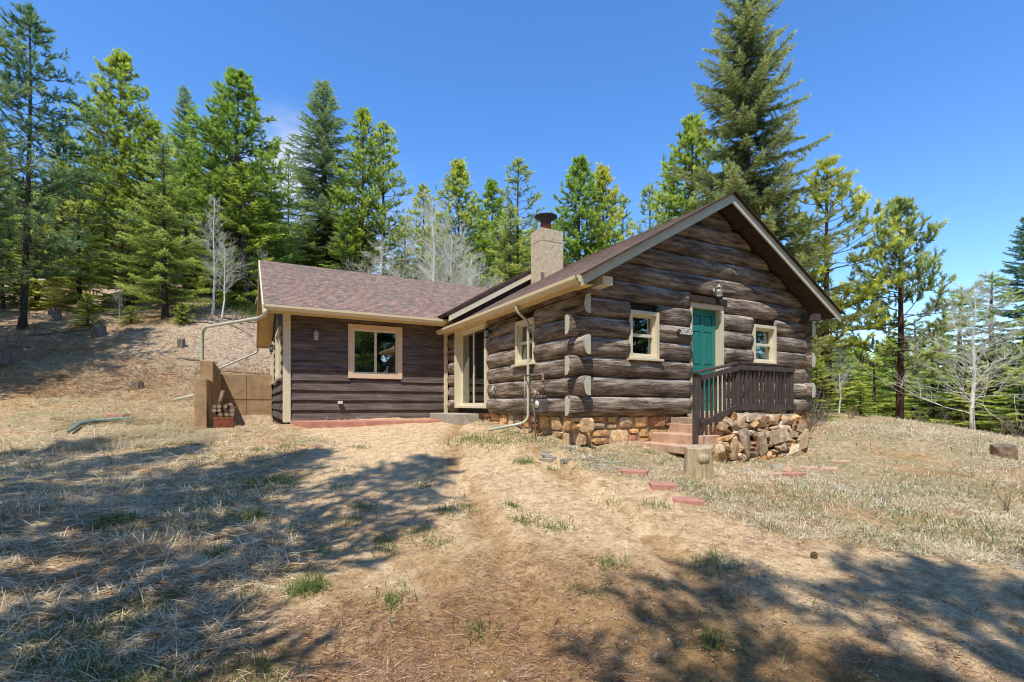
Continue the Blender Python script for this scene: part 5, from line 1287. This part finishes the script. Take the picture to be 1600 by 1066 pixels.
# ------------------------------------------------------------------ bare aspens and shrubs
def bare(seed, H, r0, spread=.8, depth=3, z0=.3, side=1.0, nb=16, up=.55):
    rg = random.Random(seed); m = MB()
    def br(p, d, L, rad, lev):
        n = 4; pts = [p]; rr_ = [rad]; c = Vector(p); dd = Vector(d)
        for i in range(n):
            dd = (dd+Vector((rg.gauss(0, .13), rg.gauss(0, .13), rg.gauss(.05, .10)))).normalized(); c = c+dd*L/n; pts.append(c.copy()); rr_.append(max(.0035, rad*(1-.8*(i+1)/n)))
            if lev > 0 and i >= 0:
                for _ in range(2 if lev > 1 else 2):
                    q = Vector((rg.gauss(0, 1), rg.gauss(0, 1), rg.gauss(.3, .6))).normalized(); br(c, (dd*.75+q*.75).normalized(), L*rg.uniform(.35, .6), rr_[-1]*.7, lev-1)
        m.tube(pts, rr_, 4 if lev else 3, cap=False)
    tp = [Vector((0, 0, -.2))]; c = Vector((0, 0, -.2)); k = 10
    for i in range(k): c = c+Vector((rg.gauss(0, .035), rg.gauss(0, .035), (H*.93+.2)/k)); tp.append(c.copy())
    m.tube(tp, [r0*(1-.88*i/k)*(1.25 if i == 0 else 1) for i in range(k+1)], 10)
    trunkmb = m; m2 = MB(); m = m2
    for i in range(nb):
        t = z0+(1-z0)*(i+rg.random()*.6)/nb; z = t*k; j = min(k-1, int(z)); p = tp[j].lerp(tp[j+1], z-j); a = i*2.4+rg.uniform(-.4, .4)
        L = H*.36*spread*(1.08-t)*rg.uniform(.7, 1.15)+.25; br(p, Vector((math.cos(a), math.sin(a), up*rg.uniform(.3, 1.3)+t*.6)).normalized(), L, max(.008, r0*.32*(1.1-t)), depth-1)
    return trunkmb, m2
BP = {}
for key, args in {'a': dict(seed=1, H=7, r0=.085, spread=1.15, depth=3, z0=.15, nb=36, up=.25), 'b': dict(seed=2, H=8, r0=.09, spread=.7, depth=3, z0=.35, nb=20), 'c': dict(seed=5, H=6, r0=.07, spread=.9, depth=3, z0=.3, nb=18)}.items():
    a_, b_ = bare(**args); H0 = args['H']; mm = []
    for mb_, nm in ((a_, 'trunk'), (b_, 'branches')):
        me = bpy.data.meshes.new(nm); me.from_pydata([tuple(v) for v in mb_.v], [], mb_.f); me.polygons.foreach_set('use_smooth', mb_.sm); me.materials.append(MT['aspen']); mm.append(me)
    BP[key] = (mm, H0)
def aspen(key, px, s, topy, label, rz, H=None, tilt=0, wide=1):
    x, y = rs_to_xy((px-800)/773*s, s); z = float(ground(x, y, False)[0]); H = H or (EYE+(632-topy)/773*s-z); (ms, H0) = BP[key]; k = H/H0
    e = empty('aspen_tree', (x, y, z), rz); e.rotation_euler[1] = tilt; tag(e, label, 'tree')
    for me in ms:
        o = bpy.data.objects.new(me.name.split('.')[0], me); col.objects.link(o); o.parent = e; o.scale = (k*wide, k*wide, k)
aspen('a', 1521, 19.5, 428, 'bare white aspen with spreading branches at the right', 2.0, wide=1.2)
aspen('b', 331, 24, 298, 'taller bare aspen beside the feathery spruce', .5)
aspen('c', 346, 23.5, 372, 'slimmer bare aspen right next to the taller one', 1.9)
aspen('c', 398, 27, 380, 'leaning bare aspen just left of the wing gable', 1.0, tilt=.15)
aspen('c', 590, 31, 372, 'bare aspen poking above the middle of the wing roof', 2.2, wide=1.6)
aspen('a', 677, 33, 300, 'tall bare aspen rising behind the wing roof', .3, wide=1.1)
aspen('a', 706, 34, 362, 'bare aspen right of the tall one behind the roof', 5.1, wide=1.2)
aspen('c', 742, 33, 392, 'low bare aspen near the end of the wing roof', 3.3, wide=1.7)
aspen('c', 422, 30, 400, 'bare twiggy aspen over the wing roof corner', 1.3, wide=1.4)
aspen('c', 1310, 19, 540, 'slender bare sapling right of the cabin corner', 1.3, wide=1.0)
aspen('c', 187, 22.5, 440, 'crooked little dead aspen on the hillside', 1.3, tilt=-.15, wide=.6)
def shrub(px, s, h, n, label, seed, mat='twigs', group=None):
    x, y, z = on_ground(px, s); rg_ = random.Random(seed); m = MB()
    for i in range(n):
        a = rg_.uniform(0, 6.28); d = Vector((math.cos(a)*rg_.uniform(.1, .7), math.sin(a)*rg_.uniform(.1, .7), 1)).normalized(); L = h*rg_.uniform(.5, 1.1); p = Vector((rg_.gauss(0, .07*h), rg_.gauss(0, .07*h), -.03)); pts = [p]; c = p
        for j in range(4):
            d = (d+Vector((rg_.gauss(0, .12), rg_.gauss(0, .12), 0))).normalized(); c = c+d*L/4; pts.append(c)
            if j > 0:
                q = (d+Vector((rg_.gauss(0, .6), rg_.gauss(0, .6), .2))).normalized(); m.tube([c, c+q*L*.25], [.004, .002], 3, cap=False)
        m.tube(pts, [.007, .006, .005, .004, .002], 4, cap=False)
    o = m.build('shrub', mat, None); o.location = (x, y, z); tag(o, label, 'shrub', group)
for i, (px, s, h, n, lb) in enumerate(((1268, 12.2, 1.0, 26, 'bare reddish shrub at the right corner of the cabin'), (1285, 13.2, .7, 20, 'low bare shrub just beyond the cabin corner'), (1256, 10.8, .55, 30, 'straw coloured shrub beside the stoop stones'), (1330, 18, .6, 16, 'bare shrub on the ridge left of the lone pine'),
        (1440, 20.5, .8, 14, 'bare shrub on the ridge right of the lone pine'), (1475, 20, .9, 14, 'thin bare shrub between the lone pine and the aspen'), (1565, 17.5, .8, 14, 'bare shrub right of the white aspen trunk'), (1590, 15.5, .7, 14, 'bare shrub at the right edge of the slope'),
        (1578, 6.4, .35, 5, 'few dead stalks standing in shade at the right edge'), (1505, 17.2, .9, 3, 'long dry stalk leaning in front of the aspen trunk'), (232, 17, .9, 5, 'two tall dry stalks on the sunny slope'), (300, 24, .5, 10, 'small bare shrub on the hill under the aspens'), (60, 21, .5, 14, 'bare shrub by the dark hillside stump'), (30, 19, .4, 12, 'bare shrub near the left edge of the hill'))):
    shrub(px, s, h, n, lb, i)
# green juniper ground cover on the hill
r = rg.normal(0, 1.1, 9000)-13.6; s = rg.normal(0, .8, 9000)+27.3
blades('ground_cover', 'greengrass', r, s, .3, .035, .3, 15, 'bright green juniper ground cover beside the bare aspens', .3, 1, up=.7, arc=.4)
# ochre house far off beyond the right ridge
x, y = rs_to_xy((1338-800)/773*62, 62); z = EYE+(632-604)/773*62
fh = empty('distant_house', (x, y, z-2)); tag(fh, 'ochre house far away in the woods right of the cabin', 'house')
m = MB(); m.box(x-1.5, x+1.5, y-1.2, y+1.2, z-2, z+.2); m.build('wall', 'ochre', fh)
m = MB(); m.prism([(x-1.8, y-1.5, z+.2), (x+1.8, y-1.5, z+.2), (x, y-1.5, z+1.0)], (0, 3, 0)); m.build('roof', 'shingle', fh, colors=True)
m = MB(); m.box(x-.4, x+.3, y-1.23, y-1.21, z-.9, z-.1); m.build('window', 'black', fh)

# ------------------------------------------------------------------ light, sky, camera
sun_dir = Vector((-1.4, -1.28, 3.4)).normalized()
sd = bpy.data.lights.new('sun', 'SUN'); sd.energy = 5.0; sd.angle = R(.55); sd.color = (1, .955, .88)
so = bpy.data.objects.new('sun', sd); col.objects.link(so); so.rotation_euler = sun_dir.to_track_quat('Z', 'Y').to_euler(); so.location = (-10, -5, 25)
w = bpy.data.worlds.new('World'); scene.world = w; w.use_nodes = True; nt = w.node_tree
bg = nt.nodes['Background']; sky = N(nt, 'ShaderNodeTexSky'); sky.sky_type = 'NISHITA'; sky.sun_disc = False
sky.sun_elevation = math.asin(sun_dir.z); sky.sun_rotation = math.atan2(sun_dir.x, sun_dir.y); sky.altitude = 2400; sky.air_density = 1.25; sky.dust_density = .3; sky.ozone_density = 2.2
tc = N(nt, 'ShaderNodeTexCoord'); mp = N(nt, 'ShaderNodeMapping'); mp.inputs['Scale'].default_value = (1, 1, 2.6); nt.links.new(tc.outputs['Generated'], mp.inputs[0])
no = N(nt, 'ShaderNodeTexNoise'); no.inputs['Scale'].default_value = 7; no.inputs['Detail'].default_value = 8; no.inputs['Roughness'].default_value = .6; nt.links.new(mp.outputs[0], no.inputs['Vector'])
cr = ramp(nt, [(.38, (0, 0, 0)), (.62, (1, 1, 1))]); nt.links.new(no.outputs['Fac'], cr.inputs[0])
prev = None
for (dx_, dz_, rad_, st_) in ((-.46, .47, .13, .9), (-.235, .30, .12, .95), (-.30, .36, .16, .35), (.0, .26, .16, .25)):
    vx, vy = rs_to_xy(dx_, 1.0); dv = Vector((vx, vy, dz_)).normalized()
    vd = N(nt, 'ShaderNodeVectorMath', operation='DISTANCE'); vd.inputs[1].default_value = dv; nt.links.new(tc.outputs['Generated'], vd.inputs[0])
    mr = N(nt, 'ShaderNodeMapRange'); mr.interpolation_type = 'SMOOTHSTEP'; mr.inputs['From Min'].default_value = rad_; mr.inputs['From Max'].default_value = 0; mr.inputs['To Max'].default_value = st_; nt.links.new(vd.outputs['Value'], mr.inputs[0])
    if prev is None: prev = mr.outputs[0]
    else:
        ad = N(nt, 'ShaderNodeMath', operation='MAXIMUM'); nt.links.new(prev, ad.inputs[0]); nt.links.new(mr.outputs[0], ad.inputs[1]); prev = ad.outputs[0]
mm_ = N(nt, 'ShaderNodeMath', operation='MULTIPLY'); nt.links.new(cr.outputs[0], mm_.inputs[0]); nt.links.new(prev, mm_.inputs[1])
mx = N(nt, 'ShaderNodeMixRGB'); mx.inputs[2].default_value = (8.8, 9.2, 9.8, 1); nt.links.new(mm_.outputs[0], mx.inputs[0]); hs = N(nt, 'ShaderNodeHueSaturation'); hs.inputs['Hue'].default_value = .506; hs.inputs['Saturation'].default_value = 1.26; hs.inputs['Value'].default_value = 2.85; nt.links.new(sky.outputs[0], hs.inputs['Color']); nt.links.new(hs.outputs[0], mx.inputs[1])
nt.links.new(mx.outputs[0], bg.inputs[0]); bg.inputs[1].default_value = .1
cam = bpy.data.cameras.new('camera'); co = bpy.data.objects.new('camera', cam); col.objects.link(co)
co.location = (0, 0, EYE); co.rotation_euler = (PI/2, 0, -YAW)
cam.sensor_width = 36; cam.lens = 773/1600*36; cam.shift_y = (632-533)/1600; cam.clip_end = 1500; cam.clip_start = .05
scene.camera = co
scene.view_settings.view_transform = 'Standard'; scene.view_settings.look = 'None'; scene.view_settings.exposure = 0
scene.cycles.max_bounces = 6; scene.cycles.transparent_max_bounces = 8; scene.cycles.use_denoising = True; scene.cycles.pixel_filter_type = 'BLACKMAN_HARRIS'; scene.cycles.filter_width = 1.05
